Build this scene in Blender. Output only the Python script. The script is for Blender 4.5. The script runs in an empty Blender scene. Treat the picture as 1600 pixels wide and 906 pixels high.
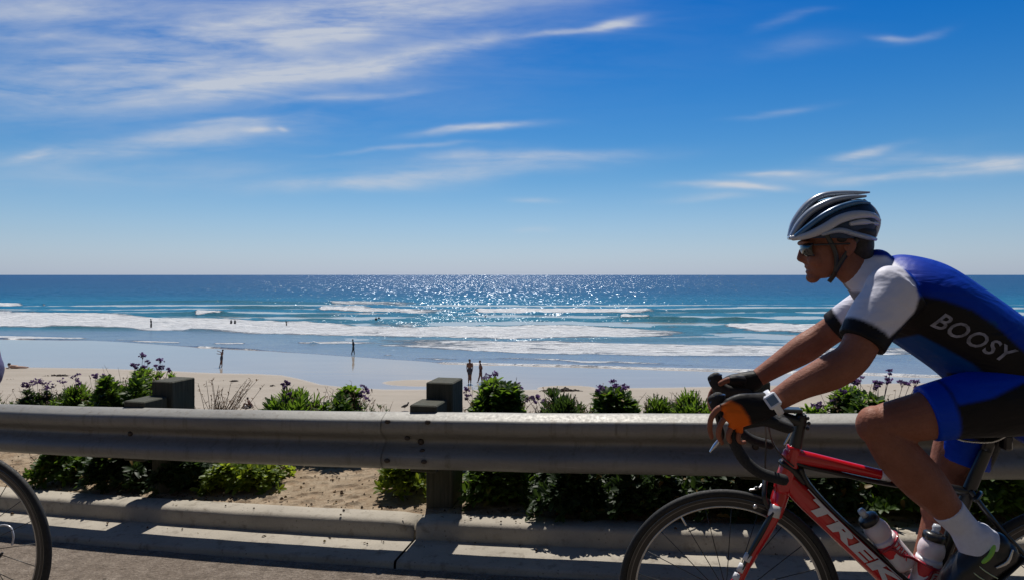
import bpy, math, random
import numpy as np
from mathutils import Vector, Matrix, noise as mnoise
from mathutils.bvhtree import BVHTree

# ------------------------------------------------------------------ camera, sky, sun, exposure
S = bpy.context.scene
R = math.radians
CAMZ = 1.353
F = 1067.0            # focal length in photo pixels (24 mm on 36 mm, 1600 px wide)
HY = 429.5            # horizon row of the photo
cam_d = bpy.data.cameras.new('camera'); cam = bpy.data.objects.new('camera', cam_d)
S.collection.objects.link(cam)
cam.location = (0, 0, CAMZ); cam.rotation_euler = (R(90), 0, 0)
cam_d.lens = 24.0; cam_d.sensor_width = 36.0; cam_d.shift_y = -23.5/1600
cam_d.clip_start = 0.05; cam_d.clip_end = 200000
S.camera = cam
SUN_EL, SUN_AZ = 61.5, -3.7       # azimuth measured from +Y towards +X
sun_d = bpy.data.lights.new('sun', 'SUN'); sun = bpy.data.objects.new('sun', sun_d)
S.collection.objects.link(sun)
sun_d.energy = 5.0; sun_d.angle = R(0.53); sun_d.color = (1.0, 0.95, 0.88)
el, az = R(SUN_EL), R(SUN_AZ)
sdir = Vector((math.cos(el)*math.sin(az), math.cos(el)*math.cos(az), math.sin(el)))
sun.rotation_euler = sdir.to_track_quat('Z', 'Y').to_euler()
sun.location = sdir*50
S.view_settings.view_transform = 'Standard'; S.view_settings.look = 'None'
S.view_settings.exposure = -0.05; S.view_settings.gamma = 1.0
S.view_settings.use_curve_mapping = False
S.cycles.max_bounces = 6; S.cycles.transparent_max_bounces = 8
S.cycles.caustics_reflective = False; S.cycles.caustics_refractive = False

W = bpy.data.worlds.new('World'); S.world = W; W.use_nodes = True
SKY_STRENGTH = 0.08

class NT:
    """small helper for node graphs"""
    def __init__(s, tree): s.t = tree; s.n = tree.nodes; s.l = tree.links
    def new(s, typ, **kw):
        n = s.n.new(typ)
        for k, v in kw.items(): setattr(n, k, v)
        return n
    def link(s, a, b): s.l.new(a, b)
    def put(s, inp, v):
        if isinstance(v, bpy.types.NodeSocket): s.l.new(v, inp)
        elif v is not None: inp.default_value = v
    def math(s, op, a, b=None, c=None, clamp=False):
        n = s.n.new('ShaderNodeMath'); n.operation = op; n.use_clamp = clamp
        s.put(n.inputs[0], a)
        if b is not None: s.put(n.inputs[1], b)
        if c is not None: s.put(n.inputs[2], c)
        return n.outputs[0]
    def mix(s, f, a, b, mode='MIX'):
        n = s.n.new('ShaderNodeMix'); n.data_type = 'RGBA'; n.blend_type = mode
        s.put(n.inputs[0], f); s.put(n.inputs[6], a); s.put(n.inputs[7], b)
        return n.outputs[2]
    def noise(s, vec, scale=5, detail=4, rough=0.55, dist=0.0):
        n = s.n.new('ShaderNodeTexNoise')
        if vec is not None: s.l.new(vec, n.inputs['Vector'])
        n.inputs['Scale'].default_value = scale; n.inputs['Detail'].default_value = detail
        n.inputs['Roughness'].default_value = rough; n.inputs['Distortion'].default_value = dist
        return n.outputs['Fac']
    def voro(s, vec, scale=5, feature='F1'):
        n = s.n.new('ShaderNodeTexVoronoi'); n.feature = feature
        if vec is not None: s.l.new(vec, n.inputs['Vector'])
        n.inputs['Scale'].default_value = scale
        return n
    def ramp(s, f, stops, interp='LINEAR'):
        n = s.n.new('ShaderNodeValToRGB'); cr = n.color_ramp; cr.interpolation = interp
        while len(cr.elements) < len(stops): cr.elements.new(0.5)
        for e, (p, c) in zip(cr.elements, stops):
            e.position = p; e.color = (c, c, c, 1) if isinstance(c, (int, float)) else tuple(c)+(1,)
        s.l.new(f, n.inputs[0]); return n.outputs[0]
    def maprange(s, v, a, b, c=0.0, d=1.0):
        n = s.n.new('ShaderNodeMapRange'); s.put(n.inputs[0], v)
        for i, x in zip((1, 2, 3, 4), (a, b, c, d)): s.put(n.inputs[i], x)
        return n.outputs[0]
    def scalevec(s, vec, sc, rot=(0, 0, 0), loc=(0, 0, 0)):
        n = s.n.new('ShaderNodeMapping'); s.l.new(vec, n.inputs[0])
        n.inputs['Scale'].default_value = sc; n.inputs['Rotation'].default_value = rot
        n.inputs['Location'].default_value = loc
        return n.outputs[0]
    def bump(s, h, strength=0.3, dist=0.01, normal=None):
        n = s.n.new('ShaderNodeBump'); s.put(n.inputs['Height'], h)
        s.put(n.inputs['Strength'], strength); s.put(n.inputs['Distance'], dist)
        if normal is not None: s.l.new(normal, n.inputs['Normal'])
        return n.outputs[0]

def build_world():
    w = NT(W.node_tree); w.n.clear()
    out = w.new('ShaderNodeOutputWorld'); bg = w.new('ShaderNodeBackground')
    sky = w.new('ShaderNodeTexSky'); sky.sky_type = 'NISHITA'; sky.sun_disc = False
    sky.sun_elevation = R(SUN_EL); sky.sun_rotation = R(SUN_AZ)
    sky.altitude = 10; sky.air_density = 1.0; sky.dust_density = 0.35; sky.ozone_density = 4.0
    tc = w.new('ShaderNodeTexCoord')
    sep = w.new('ShaderNodeSeparateXYZ'); w.link(tc.outputs['Generated'], sep.inputs[0])
    x, y, z = sep.outputs
    # deeper, more saturated blue higher up within the view
    el_ = w.maprange(z, 0.0, 0.42)
    el_ = w.math('POWER', el_, 0.75)
    el_ = w.math('MULTIPLY', el_, w.maprange(z, 0.42, 0.62, 1.0, 0.0))
    low = w.math('POWER', w.maprange(z, 0.0, 0.16, 1.0, 0.0), 1.3)
    hsv = w.new('ShaderNodeHueSaturation'); w.link(sky.outputs[0], hsv.inputs['Color'])
    w.put(hsv.inputs['Saturation'], w.math('MULTIPLY_ADD', low, -0.45, w.math('MULTIPLY_ADD', el_, 0.55, 1.0)))
    hi = w.math('MULTIPLY', w.maprange(z, 0.42, 0.70), -0.52)  # sky overhead, outside the view, dimmed to cut fill light
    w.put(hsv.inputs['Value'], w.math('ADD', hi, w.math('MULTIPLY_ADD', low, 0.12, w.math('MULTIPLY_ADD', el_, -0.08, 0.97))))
    tint = w.mix(low, w.mix(el_, (0.93, 0.97, 1.06, 1), (0.28, 0.96, 1.28, 1)), (0.76, 0.90, 1.24, 1))
    col = w.mix(1.0, hsv.outputs[0], tint, 'MULTIPLY')
    ysafe = w.math('MAXIMUM', y, 0.08)
    u = w.math('DIVIDE', x, ysafe); v = w.math('DIVIDE', z, ysafe)
    cv = w.new('ShaderNodeCombineXYZ'); w.link(u, cv.inputs[0]); w.link(v, cv.inputs[1])
    # warp
    nz = w.new('ShaderNodeTexNoise'); w.link(w.scalevec(cv.outputs[0], (3.0, 9.0, 1)), nz.inputs['Vector'])
    nz.inputs['Scale'].default_value = 1.3; nz.inputs['Detail'].default_value = 4
    sp = w.new('ShaderNodeSeparateColor'); w.link(nz.outputs['Color'], sp.inputs[0])
    uu = w.math('MULTIPLY_ADD', w.math('SUBTRACT', sp.outputs[0], 0.5), 0.14, u)
    vv = w.math('MULTIPLY_ADD', w.math('SUBTRACT', sp.outputs[1], 0.5), 0.045, v)
    streaks = [
        (330, 55, 430, 62, 9, .34), (150, 132, 260, 30, 3, .34), (450, 118, 210, 24, 8, .44), (640, 92, 170, 15, 10, .46),
        (330, 92, 60, 7, 2, .30), (60, 8, 200, 26, 4, .50), (540, 16, 260, 28, 8, .48), (40, 56, 70, 12, 4, .34),
        (350, 200, 150, 12, 6, .34), (230, 226, 240, 15, 5, .36), (62, 240, 40, 9, 12, .30), (380, 186, 90, 4, 4, .30),
        (415, 202, 22, 4, 2, .38), (462, 200, 9, 4, 0, .40), (540, 148, 90, 6, 6, .34), (890, 52, 90, 5, 8, .45),
        (965, 36, 38, 9, 15, .66), (750, 204, 80, 6, 6, .85), (640, 233, 110, 4, 2, .24), (690, 272, 220, 13, 5, .55),
        (790, 246, 150, 9, 2, .5), (570, 292, 120, 10, 0, .28), (842, 313, 36, 5, 0, .32), (838, 360, 30, 4, 0, .22),
        (1347, 236, 42, 7, 9, .85), (1140, 292, 75, 6, -2, .75), (1205, 268, 65, 5, 4, .5), (1545, 258, 85, 9, -2, .85),
        (1430, 275, 120, 9, 3, .6), (1310, 260, 140, 13, 8, .34), (1100, 310, 60, 7, 2, .30), (1385, 54, 24, 5, 0, .28),
        (1435, 50, 40, 6, 14, .18), (1225, 172, 60, 5, 5, .18), (1245, 70, 70, 14, 6, .12), (1240, 28, 50, 6, 12, .14),
        (200, 272, 300, 26, 0, .20), (400, 100, 520, 120, 6, .16), (700, 20, 300, 20, 10, .30)]
    tot = None
    for (cx, cy, L, Wd, a, s_) in streaks:
        cu, cvv = (cx-800)/F, (HY-cy)/F
        ca, sa = math.cos(R(a)), math.sin(R(a))
        du = w.math('SUBTRACT', uu, cu); dv = w.math('SUBTRACT', vv, cvv)
        p = w.math('MULTIPLY_ADD', du, ca*F/L, w.math('MULTIPLY', dv, sa*F/L))
        q = w.math('MULTIPLY_ADD', dv, ca*F/Wd, w.math('MULTIPLY', du, -sa*F/Wd))
        r2 = w.math('MULTIPLY_ADD', p, p, w.math('MULTIPLY', q, q))
        e = w.math('MULTIPLY', w.math('POWER', 2.718, w.math('MULTIPLY', r2, -1.0)), s_)
        tot = e if tot is None else w.math('ADD', tot, e)
    fib = w.noise(w.scalevec(cv.outputs[0], (3.6, 24.0, 1), rot=(0, 0, R(-9))), 1.0, 6, 0.55, 0.8)
    fib2 = w.noise(w.scalevec(cv.outputs[0], (22.0, 90.0, 1), rot=(0, 0, R(-8))), 1.0, 5, 0.6, 0.4)
    fib = w.math('MULTIPLY_ADD', fib2, 0.26, fib)
    m = w.maprange(fib, 0.40, 0.86, 0.22, 1.5)
    dens = w.math('MULTIPLY', tot, m)
    front = w.maprange(y, 0.1, 0.3)
    dens = w.math('MULTIPLY', dens, front, clamp=True)
    dens = w.math('MINIMUM', dens, 0.85)
    col2 = w.mix(dens, col, (7.6, 8.0, 8.7, 1))
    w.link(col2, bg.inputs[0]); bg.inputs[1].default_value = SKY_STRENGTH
    w.link(bg.outputs[0], out.inputs[0])
    W.cycles.sampling_method = 'MANUAL'; W.cycles.sample_map_resolution = 512
build_world()

# ------------------------------------------------------------------ helpers
random.seed(7)
OFF = {}     # world offset of each thing (so that parts are stored relative to it)
def link(o): S.collection.objects.link(o); return o
def tag(o, label=None, cat=None, group=None, kind=None):
    if label: o['label'] = label
    if cat: o['category'] = cat
    if group: o['group'] = group
    if kind: o['kind'] = kind
    return o
def thing(name, loc, label, cat, group=None):
    o = bpy.data.objects.new(name, None); link(o); o.location = loc; o.empty_display_size = 0.1
    OFF[o] = Vector(loc); return tag(o, label, cat, group)
def setmesh(me, mat, smooth):
    if isinstance(mat, (list, tuple)):
        for m in mat: me.materials.append(m)
    elif mat: me.materials.append(mat)
    if smooth and len(me.polygons): me.polygons.foreach_set('use_smooth', [True]*len(me.polygons))
    me.update()
def mk(name, verts, faces, mat=None, parent=None, smooth=True, matidx=None, origin=None):
    """mesh object from WORLD coordinates; stored relative to its thing"""
    off = OFF[parent] if parent is not None else Vector(origin or (0, 0, 0))
    me = bpy.data.meshes.new(name)
    me.from_pydata([tuple(Vector(v)-off) for v in verts], [], faces)
    if matidx is not None: me.polygons.foreach_set('material_index', matidx)
    setmesh(me, mat, smooth)
    o = bpy.data.objects.new(name, me); link(o)
    if parent is not None: o.parent = parent; OFF[o] = off
    else: o.location = off; OFF[o] = off
    return o

class MB:
    """collects geometry"""
    def __init__(s): s.v = []; s.f = []; s.mi = []
    def add(s, vs, fs, mi=0):
        b = len(s.v); s.v += [Vector(v) for v in vs]; s.f += [tuple(i+b for i in f) for f in fs]; s.mi += [mi]*len(fs); return s
    def sweep(s, pts, rad, n=12, ref=(0, 1, 0), cap='round', sub=0, mi=0, closed=False):
        """tube through pts; rad item = r or (r_in_plane, r_along_ref)"""
        pts = [Vector(p) for p in pts]
        rad = [(r, r) if isinstance(r, (int, float)) else tuple(r) for r in (rad if isinstance(rad, (list,)) else [rad]*len(pts))]
        if sub and len(pts) > 2: pts, rad = catmull(pts, rad, sub, closed)
        m = len(pts); rings = []; ref = Vector(ref).normalized()
        T = []
        for i in range(m):
            a = pts[(i-1) % m] if (closed or i > 0) else pts[i]
            b = pts[(i+1) % m] if (closed or i < m-1) else pts[i]
            t = (b-a); t = t.normalized() if t.length > 1e-9 else Vector((1, 0, 0)); T.append(t)
        def frame(t):
            e2 = ref - ref.dot(t)*t
            if e2.length < 1e-3: e2 = Vector((0, 0, 1)) - t.z*t
            if e2.length < 1e-3: e2 = Vector((1, 0, 0)) - t.x*t
            e2.normalize(); return t.cross(e2), e2
        seq = []
        if cap == 'round' and not closed:
            for k in (0.0, 0.35, 0.65, 0.87):
                ph = math.asin(min(1, max(0, k))) ; c = math.sqrt(max(0.0001, 1-(1-k)**2))
                seq.append((pts[0]-T[0]*min(rad[0])*(1-k), (rad[0][0]*c, rad[0][1]*c), T[0]))
        for i in range(m): seq.append((pts[i], rad[i], T[i]))
        if cap == 'round' and not closed:
            for k in (0.87, 0.65, 0.35, 0.0):
                c = math.sqrt(max(0.0001, 1-(1-k)**2))
                seq.append((pts[-1]+T[-1]*min(rad[-1])*(1-k), (rad[-1][0]*c, rad[-1][1]*c), T[-1]))
        vs = []; prev1 = None
        for (p, r, t) in seq:
            e1, e2 = frame(t)
            for j in range(n):
                a = 2*math.pi*j/n
                vs.append(p + e1*math.cos(a)*r[0] + e2*math.sin(a)*r[1])
        fs = []; q = len(seq)
        for i in range(q-1 if not closed else q):
            i2 = (i+1) % q
            for j in range(n):
                j2 = (j+1) % n
                fs.append((i*n+j, i*n+j2, i2*n+j2, i2*n+j))
        if not closed:
            fs.append(tuple(range(n-1, -1, -1))); fs.append(tuple((q-1)*n+j for j in range(n)))
        return s.add(vs, fs, mi)
    def ball(s, c, r, n=16, m=10, rot=None, mi=0):
        c = Vector(c); r = (r, r, r) if isinstance(r, (int, float)) else r
        vs = []; fs = []
        for i in range(1, m):
            th = math.pi*i/m
            for j in range(n):
                a = 2*math.pi*j/n
                p = Vector((r[0]*math.sin(th)*math.cos(a), r[1]*math.sin(th)*math.sin(a), r[2]*math.cos(th)))
                if rot is not None: p = rot @ p
                vs.append(c+p)
        top = len(vs); tp = Vector((0, 0, r[2])); bt = Vector((0, 0, -r[2]))
        if rot is not None: tp = rot @ tp; bt = rot @ bt
        vs += [c+tp, c+bt]
        for i in range(m-2):
            for j in range(n):
                j2 = (j+1) % n; fs.append((i*n+j, (i+1)*n+j, (i+1)*n+j2, i*n+j2))
        for j in range(n):
            j2 = (j+1) % n; fs.append((top, j, j2)); fs.append((top+1, (m-2)*n+j2, (m-2)*n+j))
        return s.add(vs, fs, mi)
    def box(s, c, ax, half, mi=0, bev=0.0):
        """oriented box; ax = 3 axis vectors, half = half sizes"""
        c = Vector(c); A = [Vector(a).normalized() for a in ax]
        if bev <= 0:
            vs = [c + A[0]*half[0]*i + A[1]*half[1]*j + A[2]*half[2]*k for i in (-1, 1) for j in (-1, 1) for k in (-1, 1)]
            fs = [(0, 1, 3, 2), (4, 6, 7, 5), (0, 4, 5, 1), (2, 3, 7, 6), (0, 2, 6, 4), (1, 5, 7, 3)]
            return s.add(vs, fs, mi)
        vs = []; idx = {}
        for i in (-1, 1):
            for j in (-1, 1):
                for k in (-1, 1):
                    for d in range(3):
                        h = [half[0]-bev, half[1]-bev, half[2]-bev]; h[d] += bev
                        idx[(i, j, k, d)] = len(vs)
                        vs.append(c + A[0]*h[0]*i + A[1]*h[1]*j + A[2]*h[2]*k)
        fs = []
        for d in range(3):
            e, f = [q for q in range(3) if q != d]
            for sgn in (-1, 1):
                loop = []
                for (a, b) in ((-1, -1), (1, -1), (1, 1), (-1, 1)):
                    t = [0, 0, 0]; t[d] = sgn; t[e] = a; t[f] = b; loop.append(idx[(t[0], t[1], t[2], d)])
                fs.append(tuple(loop))
        for d in range(3):          # edge strips along axis d
            e, f = [q for q in range(3) if q != d]
            for a in (-1, 1):
                for b in (-1, 1):
                    t1 = [0, 0, 0]; t1[e] = a; t1[f] = b; t1[d] = -1; t2 = list(t1); t2[d] = 1
                    fs.append((idx[(*t1, e)], idx[(*t1, f)], idx[(*t2, f)], idx[(*t2, e)]))
        for i in (-1, 1):
            for j in (-1, 1):
                for k in (-1, 1): fs.append((idx[(i, j, k, 0)], idx[(i, j, k, 1)], idx[(i, j, k, 2)]))
        return s.add(vs, fs, mi)
    def build(s, name, mat, parent=None, smooth=True, origin=None):
        o = mk(name, s.v, s.f, mat, parent, smooth, s.mi if isinstance(mat, (list, tuple)) else None, origin)
        import bmesh
        bm = bmesh.new(); bm.from_mesh(o.data); bmesh.ops.recalc_face_normals(bm, faces=bm.faces); bm.to_mesh(o.data); bm.free()
        return o

def catmull(P, Rd, sub, closed=False):
    n = len(P); op = []; orr = []
    rng = range(n if closed else n-1)
    for i in rng:
        g = (lambda k: k % n) if closed else (lambda k: min(max(k, 0), n-1))
        a, b, c, d = P[g(i-1)], P[g(i)], P[g(i+1)], P[g(i+2)]
        ra, rb, rc, rd = Rd[g(i-1)], Rd[g(i)], Rd[g(i+1)], Rd[g(i+2)]
        for k in range(sub):
            t = k/sub
            f = lambda w, x, y, z: 0.5*((2*x)+(-w+y)*t+(2*w-5*x+4*y-z)*t*t+(-w+3*x-3*y+z)*t**3)
            op.append(f(a, b, c, d)); orr.append((max(.0003, f(ra[0], rb[0], rc[0], rd[0])), max(.0003, f(ra[1], rb[1], rc[1], rd[1]))))
    if not closed: op.append(P[-1]); orr.append(Rd[-1])
    return op, orr

def remesh(mb, name, mat, parent, voxel=0.005, smooth=4, origin=None):
    """union of the collected closed shapes as ONE continuous surface"""
    o = mk(name+'_tmp', mb.v, mb.f, None, parent, True, origin=origin)
    m = o.modifiers.new('r', 'REMESH'); m.mode = 'VOXEL'; m.voxel_size = voxel; m.adaptivity = 0
    if smooth:
        sm = o.modifiers.new('s', 'SMOOTH'); sm.factor = 0.5; sm.iterations = smooth
    dg = bpy.context.evaluated_depsgraph_get()
    me = bpy.data.meshes.new_from_object(o.evaluated_get(dg))
    me.name = name
    off = OFF[o]; old = o.data
    bpy.data.objects.remove(o); bpy.data.meshes.remove(old)
    me.materials.clear(); setmesh(me, mat, True)
    n = bpy.data.objects.new(name, me); link(n); OFF[n] = off
    if parent is not None: n.parent = parent
    else: n.location = off
    return n

def pix(p):
    """photo pixel of a world point"""
    return 800+F*p[0]/p[1], HY+F*(CAMZ-p[2])/p[1]
def P(px, py, D): return Vector(((px-800)/F*D, D, CAMZ-(py-HY)/F*D))

# ------------------------------------------------------------------ materials
MATS = {}
def mat(name, col, rough=0.5, metal=0.0, var=0.12, scale=30, bump=0.0, bscale=200, coat=0.0, spec=0.5, sheen=0.0, dirt=0.0):
    if name in MATS: return MATS[name]
    m = bpy.data.materials.new(name); m.use_nodes = True; t = NT(m.node_tree); b = t.n['Principled BSDF']
    tc = t.new('ShaderNodeTexCoord'); oc = tc.outputs['Object']
    nz = t.noise(oc, scale, 5, 0.6)
    f = t.maprange(nz, 0.3, 0.7)
    c0 = tuple(max(0, c*(1-var)) for c in col)+(1,); c1 = tuple(min(1, c*(1+var)) for c in col)+(1,)
    c = t.mix(f, c0, c1)
    if dirt: c = t.mix(t.math('MULTIPLY', t.maprange(t.noise(oc, scale*0.25, 6, .7), .5, .72), dirt), c, (0.09, 0.075, 0.06, 1))
    t.put(b.inputs['Base Color'], c)
    t.put(b.inputs['Roughness'], t.maprange(t.noise(oc, scale*2.3, 3), .3, .7, max(.02, rough*0.85), min(1, rough*1.15)))
    b.inputs['Metallic'].default_value = metal
    b.inputs['Coat Weight'].default_value = coat; b.inputs['Coat Roughness'].default_value = 0.08
    b.inputs['Specular IOR Level'].default_value = spec
    if sheen: b.inputs['Sheen Weight'].default_value = sheen
    if bump: t.link(t.bump(t.noise(oc, bscale, 4, .6), bump, 0.002), b.inputs['Normal'])
    MATS[name] = m; return m

# ------------------------------------------------------------------ road line, shared by road, kerbs and rail
def Dr(X):
    """distance of the front face of the guardrail at sideways position X"""
    def q(x): return 3.56 - .21*x + .0155*x*x
    if X < -5: return q(-5) + (X+5)*(-.21-.155)
    if X > 4.5: return q(4.5) + (X-4.5)*(-.21+.031*4.5)
    return q(X)
def G(X):
    x = max(-9, min(9, X)); return .035*(x-.65)
def line_pt(X, off, z=0.0):
    """a point off metres behind (+) the rail face, measured square to the rail, z above the kerb-side asphalt"""
    e = 1e-3; d = Vector((1, (Dr(X+e)-Dr(X-e))/(2*e), 0)).normalized()
    nrm = Vector((-d.y, d.x, 0))
    return Vector((X, Dr(X), G(X)+z)) + nrm*off
def line_dir(X):
    e = 1e-3; return Vector((1, (Dr(X+e)-Dr(X-e))/(2*e), .035)).normalized()
ASPH = -.41       # asphalt edge, offset from rail face
CONC = None

def m_asphalt():
    m = bpy.data.materials.new('asphalt'); m.use_nodes = True; t = NT(m.node_tree); b = t.n['Principled BSDF']
    oc = t.new('ShaderNodeTexCoord').outputs['Object']
    big = t.noise(oc, 1.6, 5, .6); mid = t.noise(oc, 13, 6, .75); fine = t.noise(oc, 95, 4, .75)
    c = t.ramp(t.math('MULTIPLY_ADD', fine, .55, t.math('MULTIPLY', mid, .5)), [(.36, (.075, .060, .048)), (.52, (.185, .150, .120)), (.68, (.33, .28, .23))])
    c = t.mix(t.maprange(big, .35, .7, 0, .35), c, (.15, .115, .085, 1))
    v = t.voro(oc, 48); sp = t.maprange(v.outputs['Distance'], .16, .24, 1, 0)
    sel = t.maprange(t.noise(oc, 40, 2), .60, .66)
    c = t.mix(t.math('MULTIPLY', t.math('MULTIPLY', sp, sel), .75), c, (.42, .36, .28, 1))
    v2 = t.voro(oc, 26); cr = t.maprange(v2.outputs['Distance'], .1, .28, 1, 0)
    sel2 = t.maprange(t.noise(t.scalevec(oc, (1, 1, 1), loc=(3, 7, 1)), 22, 2), .58, .66)
    c = t.mix(t.math('MULTIPLY', t.math('MULTIPLY', cr, sel2), .7), c, (.025, .02, .018, 1))
    t.link(c, b.inputs['Base Color']); b.inputs['Roughness'].default_value = .9; b.inputs['Specular IOR Level'].default_value = .2
    h = t.math('ADD', t.math('MULTIPLY', mid, .8), t.math('MULTIPLY', fine, .6))
    h = t.math('SUBTRACT', h, t.math('MULTIPLY', v.outputs['Distance'], .5))
    t.link(t.bump(h, 1.0, .016), b.inputs['Normal'])
    return m
def m_concrete(name='concrete', base=(.41, .37, .305)):
    m = bpy.data.materials.new(name); m.use_nodes = True; t = NT(m.node_tree); b = t.n['Principled BSDF']
    oc = t.new('ShaderNodeTexCoord').outputs['Object']
    a = t.noise(oc, 2.5, 6, .65); f = t.noise(oc, 120, 4, .65); s_ = t.noise(oc, 14, 5, .7)
    c = t.mix(t.maprange(a, .3, .7), tuple(x*.82 for x in base)+(1,), tuple(x*1.12 for x in base)+(1,))
    c = t.mix(t.maprange(f, .35, .7, 0, .3), c, tuple(x*.6 for x in base)+(1,))
    c = t.mix(t.maprange(s_, .54, .70, 0, .65), c, (.15, .125, .095, 1))
    pits = t.voro(oc, 38); c = t.mix(t.math('MULTIPLY', t.maprange(pits.outputs['Distance'], .08, .2, 1, 0), t.maprange(t.noise(oc, 9, 3), .52, .6, 0, .7)), c, (.07, .06, .05, 1))
    t.link(c, b.inputs['Base Color']); b.inputs['Roughness'].default_value = .85; b.inputs['Specular IOR Level'].default_value = .25
    t.link(t.bump(t.math('ADD', t.math('MULTIPLY', f, .35), t.math('MULTIPLY', s_, .8)), .6, .006), b.inputs['Normal'])
    return m
def m_sand():
    """rough sand of the verge: tan with crumbs, footprints and dark litter"""
    m = bpy.data.materials.new('verge_sand'); m.use_nodes = True; t = NT(m.node_tree); b = t.n['Principled BSDF']
    oc = t.new('ShaderNodeTexCoord').outputs['Object']
    a = t.noise(oc, 3, 5, .6); mid = t.noise(oc, 22, 5, .7); f = t.noise(oc, 260, 3, .7)
    c = t.mix(t.maprange(a, .3, .7), (.34, .255, .17, 1), (.47, .38, .275, 1))
    c = t.mix(t.maprange(mid, .48, .70, 0, .75), c, (.22, .135, .075, 1))
    ft = t.voro(oc, 9); c = t.mix(t.maprange(ft.outputs['Distance'], .1, .45, .45, 0), c, (.24, .16, .10, 1))
    v = t.voro(oc, 60); d = t.maprange(v.outputs['Distance'], .12, .26, 1, 0)
    sel = t.maprange(t.noise(oc, 30, 2), .58, .64)
    c = t.mix(t.math('MULTIPLY', t.math('MULTIPLY', d, sel), .8), c, (.06, .04, .025, 1))
    t.link(c, b.inputs['Base Color']); b.inputs['Roughness'].default_value = .95; b.inputs['Specular IOR Level'].default_value = .1
    t.link(t.bump(t.math('ADD', t.math('MULTIPLY', t.maprange(ft.outputs['Distance'], .1, .5), 1.2), t.math('ADD', mid, t.math('MULTIPLY', f, .25))), 1.0, .03), b.inputs['Normal'])
    return m
M_ASPH = m_asphalt(); M_CONC = m_concrete(); M_SAND = m_sand()

def grid_mesh(name, rows, mat, smooth=True, kind='structure', parent=None):
    nr, nc = len(rows), len(rows[0])
    vs = [p for r in rows for p in r]
    fs = [(i*nc+j, i*nc+j+1, (i+1)*nc+j+1, (i+1)*nc+j) for i in range(nr-1) for j in range(nc-1)]
    o = mk(name, vs, fs, mat, parent, smooth)
    if kind: o['kind'] = kind
    return o

def setting_near():
    xs = list(np.concatenate([np.linspace(-60, -8, 27)[:-1], np.linspace(-8, 7, 151), np.linspace(7, 60, 27)[1:]]))
    rows = []
    for off in (-.02, -.06, -.25, -.6, -1.2, -2.0, -3.2, -5, -8, -14):
        rows.append([line_pt(x, ASPH+off+(0.0), 0) for x in xs])
    for i, off in enumerate((-.02, -.06, -.25, -.6, -1.2, -2.0, -3.2, -5, -8, -14)):
        for j, p in enumerate(rows[i]):
            n = mnoise.noise(Vector((p.x*3, p.y*3, 0)))*.004
            e = mnoise.noise(Vector((p.x*9, p.y*2, 5)))*.010 if i == 0 else 0
            p.z += min(.10, .02*(-off)) + n; p.y += e
    grid_mesh('road', rows, M_ASPH)
    # bed below everything so that no gap is open
    rows = [[line_pt(x, o_, -.06) for x in xs] for o_ in (-.7, .6)]
    grid_mesh('ground', rows, mat('joint_dirt', (.05, .042, .035), .95, spec=.1))
    # gutter slabs and kerb stones
    def segs(x0, x1, joints):
        js = [x0]+[j for j in joints if x0 < j < x1]+[x1]; return list(zip(js[:-1], js[1:]))
    J = [-.475+k*3.05 for k in range(-6, 7)]
    for (a, b) in segs(-18, 18, J):
        n = max(4, int((b-a)/.1)); xx = np.linspace(a+.006, b-.006, n)
        prof = [(ASPH+.012, -.05), (ASPH+.012, .006), (ASPH+.022, .019), (ASPH+.27, .026), (ASPH+.30, .026)]
        grid_mesh('gutter', [[line_pt(x, o_, z) + Vector((0, 0, .002*mnoise.noise(Vector((x*4, o_*9, 1))))) for x in xx] for o_, z in prof][::-1], M_CONC)
        prof = [(o__+.06, z__) for o__, z__ in [(-.195, .022), (-.192, .095), (-.186, .108), (-.172, .117), (-.155, .120), (-.07, .122), (-.052, .118), (-.045, .10), (-.045, -.02)]]
        rr = []
        for o_, z in prof:
            row = []
            for k, x in enumerate(xx):
                ed = min(x-a, b-x); sh = .012*math.exp(-max(0, ed-.006)/.02)
                q = line_pt(x, o_, z-(sh if z > .05 else 0)) ; q.z += .003*mnoise.noise(Vector((x*5, o_*9, 7)))
                row.append(q)
            rr.append(row)
        # end caps: extra columns dropping into the joint
        rr2 = []
        for (o_, z), row in zip(prof, rr):
            rr2.append([line_pt(a+.006, -.06+(o_+.06)*.9, min(z, .02))]+row+[line_pt(b-.006, -.06+(o_+.06)*.9, min(z, .02))])
        grid_mesh('kerb', rr2[::-1], M_CONC)
    # verge: sandy shelf behind the kerb, then the bank falling to the beach
    offs = list(np.linspace(.0, 1.9, 50)) + [2.1, 2.4, 2.8, 3.4, 4.2, 5.2, 6.5, 8, 10, 12, 14, 16.5]
    rows = []
    for o_ in offs:
        row = []
        for x in xs:
            p = line_pt(x, o_, 0)
            if o_ < 1.9:
                z = .105+.05*min(1, (o_+.06)/.8)
                z += .018*mnoise.noise(Vector((p.x*3.2, p.y*3.2, 2)))*min(1, (o_+.06)/.2) + .010*mnoise.noise(Vector((p.x*11, p.y*11, 4)))*min(1, (o_+.06)/.15)
                if o_ > 1.3: z -= (o_-1.3)**2*.25
                p.z += z
            else:
                s = (o_-1.9)/(16.5-1.9)
                top = G(x)+.06; p.z = top + (-6.06-top)*(s**.9*(1-s)+s*s*(2-s)) + .15*mnoise.noise(Vector((p.x*.8, p.y*.8, 2)))*math.sin(math.pi*s)
            row.append(p)
        rows.append(row)
    grid_mesh('bank', rows, M_SAND)
setting_near()
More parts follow.
